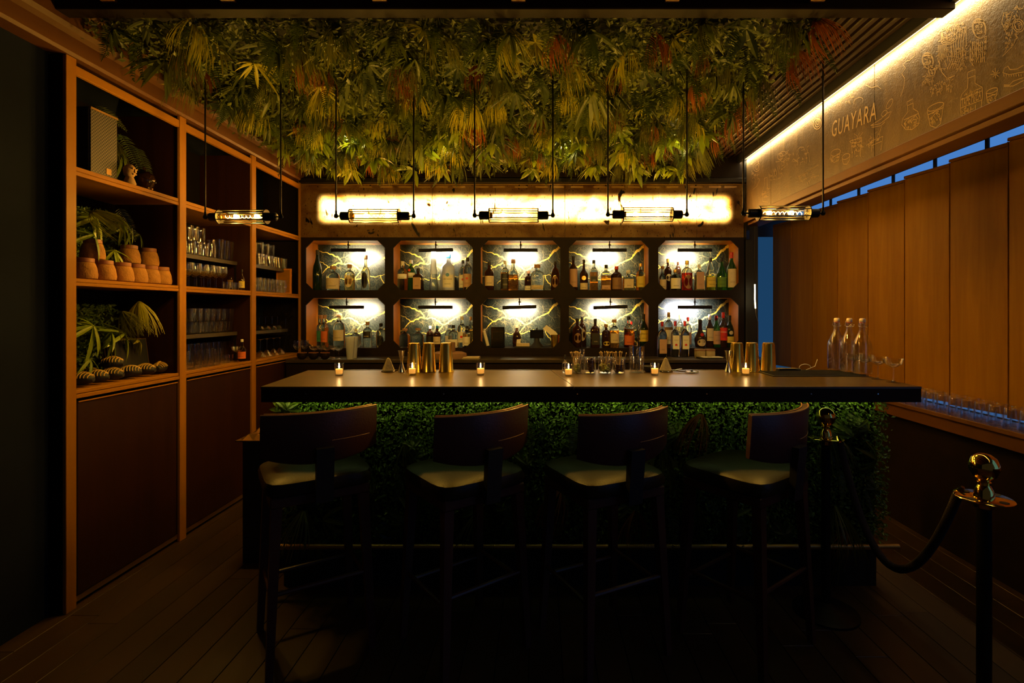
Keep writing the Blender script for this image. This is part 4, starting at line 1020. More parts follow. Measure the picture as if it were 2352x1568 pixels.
niche(0, 2, 0, [(1124, 601, 22, 'spirit', 'k', 'k', 'c', u()), (1160, 598, 20, 'spirit', 'a', 'w', 'k', u(text="ANGEL'S ENVY", labz=(.06, .56))), (1179, 595, 26, 'flask', 'a', 'c', '-', u(sq=True)), (1214, 622, 19, 'squat', 'k', 'c', 'w', u(Y=5.22, labz=(0.03, .25))), (1234, 607, 31, 'squat', 'c', 'c', 'c', u(labz=(.04, .2))), (1275, 600, 20, 'dome', 'k', 'k', 'n', u(oval=True))])
niche(0, 3, 0, [(1317, 588, 20, 'spirit', 'k', 'k', 'p', u(labz=(.10, .62))), (1341, 596, 19, 'tallneck', 'k', 'k', 'c', u(labz=(.03, .24), extra=medal('goldcap', .40, .07))), (1364, 597, 20, 'spirit', 'a', 'k', 'k', u(sq=True, labz=(.28, .46))), (1392, 608, 25, 'squat', 'a', 'k', 'p', u(labz=(.05, .2), sq=True)), (1416, 611, 25, 'squat', 'k', 'r', 'n', u(labz=(.05, .52))), (1443, 620, 28, 'squat', 'y', 'w', 'c', u(sq=True, labz=(.12, .55))), (1471, 605, 21, 'spirit', 'y', 'y' if 0 else 'g', 'y', u(labz=(.12, .52)))])
niche(0, 4, 0, [(1522, 611, 17, 'tallneck', 'c', 'c', 'c', u(labz=(.05, .45))), (1534, 594, 17, 'spirit', 'k', 'g', 'w', u(Y=5.24, oval=True, labz=(.30, .52))), (1551, 619, 24, 'squat', 'y', 'g', 'w', u(labz=(.08, .58), Y=5.13)), (1557, 592, 15, 'spirit', 'k', 'w', 'k', u(Y=5.26)), (1578, 598, 25, 'squat', 'r', 'g', 'n', u(labz=(.05, .52), oval=True)), (1606, 607, 23, 'squat', 'y', 'w', 'p', u(labz=(.05, .70), sq=True)),
    (1632, 591, 23, 'bulb', 'o', 'k', 'y', u(text='CHARTREUSE')), (1657, 591, 22, 'bulb', 'g', 'k', 'g', u(text='CHARTREUSE')), (1680, 579, 22, 'wine', 'g', 'r', 'c', u(labz=(.08, .56)))])
niche(1, 0, 0, [(737, 723, 18, 'spirit', 'c', 'c', 't', u(Y=5.24)), (746, 723, 17, 'spirit', 'y', 'c', 'o', u()), (779, 720, 26, 'dome', 'c', 'c', 'c', u(labz=(.20, .52))), (817, 755, 22, 'squat', 'c', 'w', 'c', u(sq=True)), (844, 738, 20, 'squat', 'c', 'c', 'k', u(labz=(.36, .62))), (875, 742, 21, 'squat', 'c', 'k', 'k', u(oval=True, labz=(.04, .50)))])
niche(1, 1, 0, [(930, 754, 25, 'dome', 'c', 'c', '-', u()), (960, 753, 26, 'dome', 'c', 'c', '-', u()), (988, 748, 18, 'squat', 'k', 'w', 'k', u(Y=5.24)), (1004, 748, 18, 'spirit', 'k', 'b', 'c', u()), (1032, 745, 20, 'squat', 'c', 'k', 'w', u(Y=5.25)), (1041, 746, 24, 'squat', 'c', 'k', 'w', u(labz=(.05, .36))), (1061, 726, 20, 'spirit', 'c', 'w', 'w', u(extra=medal('red_l', .34, .04))), (1072, 748, 19, 'dome', 'y', 'k', 'w', u(Y=5.12)), (1081, 727, 14, 'spirit', 'y', 'g', '-', u(Y=5.28))])
niche(1, 3, 0, [(1326, 731, 22, 'spirit', 'k', 'k', 'n', u(oval=True)), (1337, 727, 20, 'dome', 'k', 'k', 'c', u(Y=5.26, oval=True, labz=(.2, .6))), (1367, 732, 23, 'squat', 'k', 'k', 'k', u(sq=True)), (1392, 744, 20, 'squat', 'k', 'c', 'y', u(oval=True, labz=(.08, .26))), (1411, 733, 22, 'spirit', 'a', 'c', 'c', u()), (1444, 726, 22, 'spirit', 'a', 'k', 'o', u(labz=(.08, .38))), (1450, 738, 15, 'spirit', 'r', 'r', 'o', u(Y=5.26)), (1478, 721, 22, 'wine', 'd', 'k', 'y', u(text='JAMESON', labz=(.18, .52)))])
niche(1, 4, 0, [(1521, 738, 22, 'squat', 'c', 'd', 'p', u(sq=True, Y=4.97, z=1.062)), (1536, 717, 20, 'squat', 'a', 'g', 'w', u()), (1551, 737, 20, 'squat', 'c', 'd', 'w', u(sq=True, Y=4.97, z=1.062, text='BEEFEATER', labz=(.22, .60), extra=medal('red_l', .34, .03))), (1573, 737, 20, 'squat', 'c', 'd', 'w', u(sq=True, Y=4.97, z=1.062, text='BEEFEATER', labz=(.22, .60), extra=medal('red_l', .34, .03))), (1562, 722, 16, 'dome', 'y', 'g', '-', u(Y=5.26)), (1580, 728, 16, 'squat', 'c', 'd', 'p', u()),
    (1608, 733, 26, 'pagoda', 'k', 'k', 'c', u(oval=True, labz=(.05, .30), extra=medal('red_l', .46, .06))), (1630, 722, 18, 'wine', 'k', 'w', 'c', u(labz=(.20, .58))), (1645, 724, 19, 'wine', 'g', 'd', 'p', u(text='PUNT E MES', labz=(.1, .52))), (1661, 717, 19, 'wine', 'k', 'r', 'r', u(text='CYNAR', labz=(.2, .56))), (1676, 724, 19, 'wine', 'd', 'k', 'y', u(labz=(.15, .34), extra=medal('cream', .46, .06)))])
niche(1, 2, 0, [(1187, 746, 20, 'flask', 'k', 'c', '-', u(Y=5.24))])

# bottom middle niche: till clutter
def small(name, label, cat, loc, group=None, rz=0): return thing(name, label, cat, loc, rz, group)
zN = RZ[1][0]
t = small('telephone_handset', 'white cordless handset leaning at the left of the lower middle niche', 'telephone', at(1118, 797, 5.12)+Vector((0, 0, .002)))
part('handset', MB().tube([(0.012, 0, .012), (-.008, 0, .09), (-.028, 0, .165)], [.016, .017, .014], 10), M['white'], t, smooth=True)
part('earpiece', MB().lathe([(.012, -.006), (.012, .006)], 12, (-.02, 0, .175)), M['white'], t)
t = small('card_terminal', 'black upright box in the lower middle niche', 'speaker', (at(1144, 797, 5.14).x, 5.14, zN))
part('case', MB().box(-.068, .068, -.045, .045, 0, .205), M['blackgloss'], t, bevel=.006)
part('front_window', MB().box(-.05, .05, -.0475, -.0455, .09, .155), M['blackmetal'], t)
t = small('till_screen', 'small black till screen on a stand in the lower middle niche', 'screen', (at(1233, 797, 5.16).x, 5.16, zN))
part('stand', MB().lathe([(.07, 0), (.065, .012), (.03, .05), (.025, .09)], 16), M['black'], t, smooth=True)
part('screen', MB().box(-.068, .068, -.012, .012, .09, .175), M['blackgloss'], t, bevel=.004)
part('top_camera', MB().lathe([(.008, .175), (.008, .195)], 8), M['black'], t)
t = small('card_box', 'small open white box of cards on a black tray in the middle niche', 'box', (at(1200, 797, 5.11).x, 5.11, zN))
part('tray', MB().box(-.08, .08, -.03, .03, 0, .012), M['black'], t)
part('box', MB().box(-.06, .07, -.025, .025, .013, .045), M['cream'], t, bevel=.002)
part('card', MB().prism([(-.06, .046), (-.02, .046), (-.015, .085), (-.055, .08)], 'y', 0, .004), M['white'], t)
t = small('copper_cup', 'copper cup holding a crumpled white napkin at the right of the middle niche', 'cup', (at(1275, 797, 5.10).x, 5.10, zN))
part('cup', MB().lathe([(.036, 0), (.040, .02), (.044, .13), (.042, .13), (.038, .02), (.001, .012)], 22, cap0=True, cap1=False), M['brassbr'], t, smooth=True)
part('napkin', MB().prism([(-.12, .19), (-.085, .225), (.01, .155), (.045, .10), (-.03, .11)], 'y', -.012, .016), M['white'], t)
for i, (px, tp) in enumerate(((1183, 727), (1198, 727), (1210, 727), (1225, 726))):
    p = at(px, tp+5, 5.36); t = small('wall_hook', 'small dark hook on the marble of the lower middle niche, %s from left' % ORD[i], 'hook', p, 'hooks in the lower middle niche')
    part('peg', MB().tube([(0, .01, .018), (0, -.004, .018), (0, -.006, -.016), (0, -.012, -.020)], .0028, 6), M['black'], t)

# ------------------------------------------------------------ glassware meshes
def glass_thing(name, meshes, cat, grp):
    t = thing(name, '', cat, (0, 0, 0), 0, grp)
    for nm, me in meshes: part(nm, me, M['glass'] if not me.materials else None, t)
    return t
def tumbler(r0, r1, h, th=.003, base=.008, seg=18, n=2):
    return MB().lathe([(r0*.96, 0), (r0, .002), (r1, h), (r1-th, h), (r0-th, base), (.001, base)], seg, n=n, cap0=True, cap1=False).mesh('glass', True)
def stemmed(rb, rt, hb, hs, rf, seg=18, flat=False):
    # foot, stem, bowl (upright)
    pr = [(rf, 0), (rf, .0015), (rf*.4, .005), (.0035, .012), (.0032, hs), (rb*.5, hs+.006), (rb, hs+hb*.4), (rt, hs+hb), (rt-.0015, hs+hb), (rb-.0015, hs+hb*.42), (.001, hs+.010)]
    return MB().lathe(pr, seg, cap0=True, cap1=False).mesh('glass', True)
def simple_glass(me, name, cat, label, loc, grp, rz=0, flip=False, m='glass'):
    if not me.materials: me.materials.append(M[m])
    o_ = bpy.data.objects.new(name, me); COL.objects.link(o_); o_.location = loc
    if flip: o_.rotation_euler = (pi, 0, 0)
    return tag(o_, label, cat, grp)
G_T = tumbler(.034, .036, .105); G_P = tumbler(.032, .042, .158); G_R = tumbler(.036, .040, .085, n=4, seg=20); G_R2 = tumbler(.037, .041, .098, n=4, seg=20)
G_H = tumbler(.030, .034, .125); G_S = tumbler(.024, .026, .06); G_CO = stemmed(.036, .046, .045, .075, .032); G_W = stemmed(.036, .032, .085, .085, .033)
G_M = stemmed(.026, .050, .055, .10, .033)
def shelf_row(me, name, cat, xs, X, z_, where, flip=False, h=0, labfmt='clear %s, %s from the left %s'):
    for i, x_ in enumerate(xs):
        Y = px_on_X(x_, X)
        simple_glass(me, name, cat, labfmt % (name.replace('_', ' '), ORD[i], where), (X+random.uniform(-.003, .003), Y, z_+h), name.replace('_', ' ')+' row '+where, flip=flip)
# middle bay
zA = 1.9025
shelf_row(G_T, 'tumbler', 'glass', (436, 453, 469, 485), -2.50, zA, 'on the middle bay top metal shelf, lower layer')
shelf_row(G_T, 'tumbler', 'glass', (432, 445, 460), -2.515, zA+.106, 'stacked on others, middle bay top metal shelf')
shelf_row(G_T, 'tumbler', 'glass', (426, 443, 460, 476), -2.62, zA, 'in the back row, middle bay top metal shelf')
shelf_row(G_P, 'pint_glass', 'glass', (501, 514, 525), -2.51, zA, 'on the middle bay top metal shelf')
shelf_row(G_P, 'pint_glass', 'glass', (478, 491, 503, 514), -2.62, zA, 'in the back row, middle bay top metal shelf')
zB = 1.669
shelf_row(G_W, 'wine_glass', 'glass', (434, 451, 467, 482, 497, 511), -2.43, zB, 'on the middle bay wood shelf')
shelf_row(G_W, 'wine_glass', 'glass', (430, 447, 463, 478, 492), -2.56, zB, 'in the back row, middle bay wood shelf')
shelf_row(G_S, 'shot_glass', 'glass', (521, 532, 541, 549), -2.41, zB, 'on the middle bay wood shelf')
zD = 1.3375
shelf_row(G_R, 'rocks_glass', 'glass', (435, 449, 462, 475, 487, 499, 510, 521), -2.505, zD, 'lower layer, middle bay bottom metal shelf')
shelf_row(G_R2, 'rocks_glass', 'glass', (434, 450, 466, 481, 496, 509, 522), -2.515, zD+.086, 'stacked layer, middle bay bottom metal shelf')
zE = 1.1005
shelf_row(G_H, 'highball_glass', 'glass', (438, 454, 469, 483, 497), -2.42, zE, 'in the front row of the middle bay bottom')
shelf_row(G_P, 'pint_glass', 'glass', (436, 451, 466, 480, 493, 506, 518), -2.56, zE, 'in the back row of the middle bay bottom')
shelf_row(G_S, 'shot_glass', 'glass', (509, 519, 528), -2.45, zE, 'in the front row of the middle bay bottom')
Y_ = px_on_X(545, -2.40); simple_glass(G_CO, 'coupe_glass', 'glass', 'lone crystal coupe at the right end of the middle bay bottom', (-2.40, Y_, zE), None)
# right bay
shelf_row(G_T, 'tumbler', 'glass', (593, 605, 617, 628, 640, 652), -2.51, 1.9075, 'on the right bay top metal shelf, lower layer')
shelf_row(G_T, 'tumbler', 'glass', (595, 609, 622), -2.515, 1.9075+.106, 'stacked on others, right bay top metal shelf')
shelf_row(G_T, 'tumbler', 'glass', (600, 612, 624, 635), -2.62, 1.9075, 'in the back row, right bay top metal shelf')
shelf_row(G_H, 'highball_glass', 'glass', (592, 601, 610, 619, 628, 637, 646, 654), -2.44, zB, 'on the right bay wood shelf')
shelf_row(G_H, 'highball_glass', 'glass', (598, 607, 616, 625, 634, 643), -2.56, zB, 'in the back row, right bay wood shelf')
shelf_row(G_CO, 'coupe_glass', 'glass', (596, 610, 624, 638), -2.50, 1.3325+.125, 'upside down on the right bay bottom metal shelf', flip=True)
shelf_row(G_M, 'martini_glass', 'glass', (656,), -2.50, 1.3325, 'upright on the right bay metal shelf')
shelf_row(G_M, 'martini_glass', 'glass', (598, 613, 628, 643), -2.42, zE+.161, 'upside down on the right bay bottom', flip=True)
t = thing('wooden_frame', 'small pale wood frame at the end of the right bay shelf', 'frame', (-2.385, 4.93, zB))
part('rail', MB().box(-.14, 0, -.008, .008, 0, .012).box(-.14, 0, -.008, .008, .228, .24).box(-.14, -.128, -.008, .008, .012, .228).box(-.012, 0, -.008, .008, .012, .228), M['inner'], t)
part('board', MB().box(-.128, -.012, -.003, .003, .012, .228), M['wood'], t)
t = thing('glass_plate', 'round clear glass plate standing at the end of the right bay shelf', 'plate', (-2.42, 4.80, zB+.062))
part('dish', MB().lathe([(.03, 0), (.058, .012), (.060, .012), (.032, -.003), (.001, -.003)], 26, cap1=False), M['glass'], t, rot=(0, pi/2, -.5), smooth=True)
def lbottle(px, X, z_, H, R, shape, gl, cap, lab, label):
    bottle(shape, R, H, gl, cap, lab, loc=(X, px_on_X(px, X), z_), label=label, half=1.4)
lbottle(531, -2.53, zB, .20, .026, 'tallneck', 'k', 'k', 'n', 'dark bitters bottle with brown label on the middle bay wood shelf')
lbottle(556, -2.40, zB, .17, .022, 'tallneck', 'k', 'k', 'y', 'small dark bottle with yellow label right end of middle bay wood shelf')
lbottle(556, -2.40, zE, .175, .030, 'tallneck', 'c', 'w', 'o', 'small bottle with orange red label at the middle bay bottom right')

# ------------------------------------------------------------ first bay ornaments
t = thing('loudspeaker', 'black loudspeaker box with pale mesh grille, top of the left bay', 'speaker', (-2.53, 2.87, 2.2355))
part('cabinet', MB().box(-.11, .09, -.09, .09, 0, .375), M['black'], t, bevel=.004)
part('grille', MB().box(.091, .097, -.086, .086, .012, .363), M['grille'], t)
part('grille_frame', MB().box(.091, .101, -.09, .09, .364, .375).box(.091, .101, -.09, .09, 0, .011), M['dullbrass'], t)
part('badge', MB().box(.0975, .0995, .012, .045, .035, .068), M['dullbrass'], t)
t = thing('stone_figurine', 'small carved tan stone head beside the loudspeaker', 'figurine', (-2.40, 3.005, 2.2355))
part('carving', MB().lathe([(.030, 0), (.034, .012), (.026, .035), (.020, .05), (.028, .062), (.033, .085), (.030, .105), (.016, .122), (.003, .126)], 14, rx=1, ry=.9), M['stone'], t, smooth=True)
part('face', MB().box(.024, .038, -.006, .006, .074, .094).box(.022, .034, -.018, -.008, .092, .100).box(.022, .034, .008, .018, .092, .100).box(.022, .034, -.012, .012, .062, .068), M['stone'], t)
t = thing('glass_skull', 'dark glass skull shaped decanter on the top shelf of the left bay', 'decanter', (-2.47, 3.20, 2.2355))
part('skull', MB().lathe([(.035, 0), (.04, .012), (.042, .035), (.055, .06), (.060, .085), (.052, .112), (.03, .132), (.012, .138), (.012, .16)], 18, rx=1.15), M['dark_b'], t, smooth=True)
part('eye_socket', MB().lathe([(.012, -.004), (.014, .004)], 10, (.052, -.02, .07)).lathe([(.012, -.004), (.014, .004)], 10, (.052, .02, .07)), M['black'], t)
part('teeth', MB().box(.036, .046, -.02, .02, .024, .034), M['stone'], t)
# clay pots
def pot_proto():
    t = thing('clay_pot', '', 'pot', (0, 0, 0), 0, 'rough clay pots on the left bay middle shelf')
    part('body', MB().lathe([(.046, 0), (.054, .006), (.057, .025), (.052, .062), (.044, .088), (.041, .090), (.041, .091), (.034, .091), (.046, .03), (.001, .010)], 22, cap1=False), M['terra'], t, smooth=True)
    part('rim', MB().lathe([(.0405, .0915), (.042, .093), (.0415, .112), (.039, .114), (.035, .112), (.035, .0915)], 22, cap0=False, cap1=False), M['terra_rim'], t, smooth=True)
    return t
pt = pot_proto()
for i, x_ in enumerate((194, 239, 281, 314, 344, 371)):
    clone(pt, (-2.42, px_on_X(x_, -2.42), zB), 'tan clay pot standing on the shelf, %s from the left of the bottom row' % ORD[i], random.uniform(0, 6))
for i, (x_, zz) in enumerate(((213, .1145), (297, .1145), (341, .1145))):
    clone(pt, (-2.47, px_on_X(x_, -2.47), zB+zz), 'tan clay pot stacked on other pots, %s from the left' % ORD[i], random.uniform(0, 6))
for i, x_ in enumerate((225, 262, 300)):
    clone(pt, (-2.55, px_on_X(x_-4, -2.55), zB), 'clay pot in the dark back row behind the others, %s from left' % ORD[i], random.uniform(0, 6))
# striped carved shells
SHm = wood('yellow_carved_stripe', (.30, .17, .03), (.62, .40, .09), .45, (9, 2, 2), .2)
def shell_proto():
    t = thing('carved_shell', '', 'ornament', (0, 0, 0), 0, 'striped carved shells on the left bay bottom shelf')
    rings = []
    for i in range(9):
        u_ = i/8; rr = .036*sin(pi*(.06+.88*u_))**.6; zc = .032+.004*sin(u_*pi)
        rings.append([(.075*(2*u_-1), rr*cos(2*pi*j/14)*1.05, zc+rr*sin(2*pi*j/14)*.82) for j in range(14)])
    b = part('body', MB().loft(rings), M['black'], t, smooth=True)
    for i in range(1, 8):
        u_ = i/8; rr = .0365*sin(pi*(.06+.88*u_))**.6+.0008; pts = [(.075*(2*u_-1)+.006*sin(a_/30), rr*cos(radians(a_))*1.05, .034+rr*sin(radians(a_))*.84) for a_ in range(5, 180, 16)]
        part('stripe', MB().tube(pts, .0034, 5), SHm, t)
    part('ridge', MB().tube([(.075*(2*i/8-1)*.9, .004, .034+.032*sin(pi*(.06+.88*i/8))**.6) for i in range(9)], .007, 6), SHm, t, smooth=True)
    return t
spr = shell_proto()
for i, (x_, y_, X_, zz, rz) in enumerate(((188, 868, -2.44, 0, .25), (222, 862, -2.44, 0, .5), (258, 853, -2.45, 0, .3), (300, 850, -2.44, 0, .65), (334, 846, -2.44, 0, .2), (368, 842, -2.44, 0, 1.9), (258, 828, -2.47, .062, .4), (205, 850, -2.58, .0, .4), (283, 848, -2.58, .0, .3))):
    w_ = 'stacked on top of the others' if zz else ('in the dark back row, %s from left' % ['first', 'second'][i-7] if i > 6 else '%s from the left in the front row' % ORD[i])
    clone(spr, (X_, px_on_X(x_, X_), zE+zz), 'yellow striped black carved shell, '+w_, rz, (.72, 1.02, 1.12))
# menu boards
for i in range(5):
    t = thing('menu_board', 'dark menu board with thin gold edge, %s of the fanned set in the left bay' % ORD[i], 'menu', (-2.50-i*.022, 3.17, zE), .0, 'menu boards leaning in the left bay')
    t.rotation_euler = (0, -.12-i*.01, radians(8+2*i))
    part('board', MB().box(-.003, .003, -.15, .15, .003, .225), M['black'], t)
    part('gold_edge', MB().box(-.004, .004, -.153, .153, .2255, .2285).box(-.004, .004, .1505, .1535, 0, .2255).box(-.004, .004, -.1535, -.1505, 0, .2255), M['dullbrass'], t)
# bay plants: potless artificial foliage on the backs
def bayplant(name, label, loc, zr, items):
    t = thing(name, label, 'plant', loc)
    r = random.Random(hash(name+label) % 99 if 0 else len(label))
    def pl(rr): return Vector((rr.uniform(-.13, .02), rr.uniform(-.33, .25), rr.uniform(0, zr))), Vector((1, -.3, 0))
    o_ = part('small_leaves', leaf_mat_mesh('small_leaves', 2600, pl, .013, len(label)), M['plant_box'], t); o_['kind'] = 'stuff'
    for me, p, rot, s in items:
        nm = 'grass_tuft' if me in GY+GG else ('fern_frond' if me in FERN+FERNP else 'leaf_rosette')
        c = part(nm, me, None, t, p, rot); c.scale = (s,)*3
    return t
bayplant('shelf_plant', 'green fern foliage filling the top of the left bay', (-2.60, 2.97, 2.245), .34, [(FERN[0], (.06, .14, .33), (0, -.3, 1.2), .9), (FERN[1], (.08, .24, .28), (0, -.2, 1.4), .8), (RB[0], (.06, .16, .22), (.2, 1.0, .3), .9), (RB[1], (.06, -.04, .40), (.3, .5, 0), .8), (FERNP[0], (.08, -.06, .42), (.2, -.9, 1), .7), (RB[2], (.04, .26, .10), (0, 1.1, 1), .9), (GG[0], (.05, .06, .30), (0, -.2, 0), .7)])
bayplant('shelf_plant', 'long leaved green plant spilling over the clay pots in left bay', (-2.58, 2.93, 1.68), .42, [(RB[0], (.12, -.08, .34), (0, .9, .3), 1.15), (RB[1], (.12, .09, .36), (0, .8, 1.3), 1.0), (RB[2], (.14, -.12, .24), (0, .9, .3), 1.0), (RB[0], (.09, .20, .34), (0, 1, .3), .8), (GG[0], (.14, -.14, .36), (0, -.9, 0), .7), (FERN[2], (.06, .14, .44), (0, -.3, 1.2), .7), (RB[1], (.13, .03, .17), (.2, .5, 0), .7), (RB[2], (.08, .28, .30), (0, 1, .3), .7)])
bayplant('shelf_plant', 'bright green leafy plant behind the striped shells in left bay', (-2.58, 2.92, 1.12), .42, [(RB[0], (.13, -.10, .30), (0, .9, .2), 1.15), (RB[1], (.12, .03, .26), (0, .9, 1.0), 1.1), (GY[0], (.13, .22, .44), (-.2, -.2, .3), .85), (GG[1], (.10, .13, .38), (.1, -.5, .3), .7), (RB[2], (.11, .14, .25), (0, 1, .5), 1.0), (RB[1], (.13, -.12, .12), (0, .8, .3), .7), (FERNP[1], (.10, .16, .36), (.2, -.5, 1), .6), (RO3[0], (.10, .26, .20), (0, .9, 1), .9)])

# ------------------------------------------------------------ things on the bar top
votive = tumbler(.021, .026, .068, .0018, .010, 20)
wax = MB().lathe([(.0185, .011), (.0190, .013), (.0200, .036), (.018, .038), (.006, .037)], 20).mesh('wax', True); wax.materials.append(M['wax'])
fls = MB().lathe([(.0006, .040), (.0036, .045), (.0044, .050), (.0028, .058), (.0004, .067)], 10).mesh('flame', True); fls.materials.append(M['flame'])
wk = MB().lathe([(.0007, .037), (.0007, .043)], 6).mesh('wick'); wk.materials.append(M['wick'])
cl = thing('votive_candle', '', 'candle', (0, 0, 0), 0, 'lit votive candles along the bar top')
votive.materials.append(M['glass'])
part('glass_cup', votive, None, cl); part('wax', wax, None, cl); part('wick', wk, None, cl); part('flame', fls, None, cl)
l = bpy.data.lights.new('candle_light', 'POINT'); l.energy = P_CANDLE; l.color = (1, .55, .18); l.shadow_soft_size = .006
lo = bpy.data.objects.new('candle_light', l); COL.objects.link(lo); lo.parent = cl; lo.location = (0, 0, .074)
for i, (px, py) in enumerate(((779, 862), (947, 861), (1104, 861), (1306, 863), (1504, 861), (1713, 861))):
    Y = (EYE-BZ)*F/(py-HY); clone(cl, (at(px, py, Y).x, Y, BZ), 'lit votive candle in a clear glass on the bar, %s from the left' % ORD[i])
def bpos(px, py): Y = (EYE-BZ)*F/(py-HY); return (px-HX)*Y/F, min(Y, 3.12), BZ
sk = thing('shaker_tin', '', 'cocktail shaker', (0, 0, 0), 0, 'upturned gold shaker tins on the bar')
part('tin', MB().lathe([(.0435, 0), (.0445, .001), (.0445, .004), (.043, .006), (.0345, .155), (.0345, .165), (.032, .1655), (.0325, .172), (.028, .174)], 32), M['brassbr'], sk, smooth=True)
part('rolled_lip', MB().tube([(.0445*cos(2*pi*j/32), .0445*sin(2*pi*j/32), .003) for j in range(32)], .0016, 6, closed=True), M['brassbr'], sk, smooth=True)
for i, px in enumerate((959, 990, 1029)):
    clone(sk, (bpos(px, 851)[0]-.0, 3.06-.02*(i == 0), BZ), 'brushed gold shaker tin upturned, %s of the left group of three' % ORD[i])
for i, px in enumerate((1681, 1715, 1752)):
    clone(sk, (bpos(px, 850)[0], 3.07, BZ), 'brushed gold shaker tin upturned, %s of the right group of three' % ORD[i])
jg = thing('jigger', '', 'jigger', (0, 0, 0), 0, 'steel double jiggers')
part('lower_cone', MB().lathe([(.021, 0), (.022, .001), (.0065, .058)], 20), M['steel'], jg, smooth=True)
part('upper_cone', MB().lathe([(.0065, .058), (.023, .128), (.022, .128), (.006, .066)], 20, cap1=False), M['steel'], jg, smooth=True)
clone(jg, (bpos(930, 851)[0], 3.05, BZ), 'steel double jigger beside the left gold shaker tins')
clone(jg, (bpos(1656, 849)[0], 3.05, BZ), 'steel double jigger beside the right gold shaker tins')
for px, nm in ((898, 'left'), (1524, 'right')):
    t = thing('folded_cloth', 'beige folded cloth cone lying near the %s candles on the bar' % nm, 'cloth', (bpos(px, 851)[0], 3.07, BZ))
    part('cloth', MB().lathe([(.040, .010), (.036, .016), (.022, .05), (.010, .078), (.003, .084)], 8, ry=.6), M['cloth'], t)
    part('strainer_plate', MB().lathe([(.038, 0), (.042, .003), (.040, .007), (.02, .009)], 20), M['steel'], t, smooth=True)
    part('handle', MB().tube([(.04, 0, .006), (.10, .01, .016)], .004, 8), M['steel'], t)
t = thing('hawthorne_strainer', 'round coiled steel cocktail strainer lying on the bar', 'strainer', (bpos(1582, 853)[0], 3.02, BZ))
part('plate', MB().lathe([(.034, .004), (.036, .006), (.03, .008)], 24), M['steel'], t)
part('coil', MB().tube([((.038+.003*cos(j*2.2))*cos(2*pi*j/90), (.038+.003*cos(j*2.2))*sin(2*pi*j/90), .006+.0045*sin(j*2.2)) for j in range(90)], .0013, 5, closed=True), M['steel'], t)
part('tab', MB().box(-.006, .006, -.006, .006, .008, .016), M['black'], t)
part('handle', MB().tube([(-.04, 0, .006), (-.12, .01, .012)], .004, 8), M['steel'], t)
# jars
rj = random.Random(4)
pickm = MB().tube([(0, 0, 0), (0, 0, .105)], .0012, 5).lathe([(.0012, .105), (.0034, .108), (.0036, .112), (.001, .116)], 8).mesh('pick'); pickm.materials.append(M['bamboo'])
def jar(px, py, wpx, hpx, label, fillm, fillh, npick, name='garnish_jar', Y=2.98):
    s = F/Y; R = wpx/s/2; h = hpx/s; X = (px-HX)/s
    t = thing(name, label, 'jar', (X, Y, BZ), 0, 'glass garnish jars on the bar')
    part('glass', tumbler(R*.97, R, h, .0022, .006, 22), M['glass'], t)
    if fillm:
        for k_ in range(34 if fillm != 'liquid' else 0):
            a = rj.uniform(0, 6.28); rr = (R-.012)*sqrt(rj.random()); zz = .014+fillh*h*(k_/34)
            part('garnish', MB().lathe([(.002, -.008), (.008, -.004), (.009, 0), (.008, .004), (.002, .008)], 8, (rr*cos(a), rr*sin(a), zz)), M[fillm], t, smooth=True)
    for k_ in range(npick):
        o_ = part('pick', pickm, None, t, (rj.uniform(-.3, .3)*R, rj.uniform(-.3, .3)*R, .015), (rj.uniform(-.25, .25), rj.uniform(-.32, .32), 0))
    return t
jar(1325, 856, 23, 38, 'small glass jar of olives and bamboo picks behind the fourth candle', 'olive', .4, 12)
jar(1337, 851, 12, 52, 'tall narrow glass tube next to the olive jar', None, 0, 0, 'glass_tube', 3.06)
jar(1355, 856, 28, 37, 'glass jar of dark cherries in the garnish group', 'cherry', .8, 0)
jar(1389, 855, 32, 38, 'wide glass jar of olives with many bamboo picks, fourth candle group', 'olive', .4, 12)
jar(1421, 855, 30, 36, 'glass jar of dark cherries and bamboo picks beside the mixing glass', 'cherry', .4, 14)
t = jar(1462, 854, 35, 62, 'tall cut crystal mixing glass holding two twisted bar spoons', None, 0, 0, 'mixing_glass', 3.0)
for dx, ln in ((.0, .30), (.010, .28)):
    pts = [(dx+.0015*cos(j*1.4)+(-.004+j*.0003), .0015*sin(j*1.4), .01+ln*j/60) for j in range(61)]
    part('bar_spoon', MB().tube(pts, .0016, 5), M['steel'], t)
fm = MB()
for j in range(16):
    a = 2*pi*j/16; fm.tube([(.0452*cos(a), .0452*sin(a), .03), (.0452*cos(a+.5), .0452*sin(a+.5), .13)], .0008, 4)
part('cut_pattern', fm, M['glass'], t)
X_, Y_, _ = bpos(1296, 851)
t = bottle('tallneck', .017, .105, 'c', 'k', '-', loc=(X_, 3.02, BZ), label='tiny clear dasher bottle behind the fourth candle on the bar')
t = thing('dark_bowl', 'small black bowl between mixing glass and fifth candle', 'bowl', (bpos(1488, 852)[0], 3.06, BZ))
part('bowl', MB().lathe([(.02, 0), (.035, .012), (.045, .035), (.042, .035), (.03, .014), (.001, .008)], 22, cap1=False), M['black'], t, smooth=True)
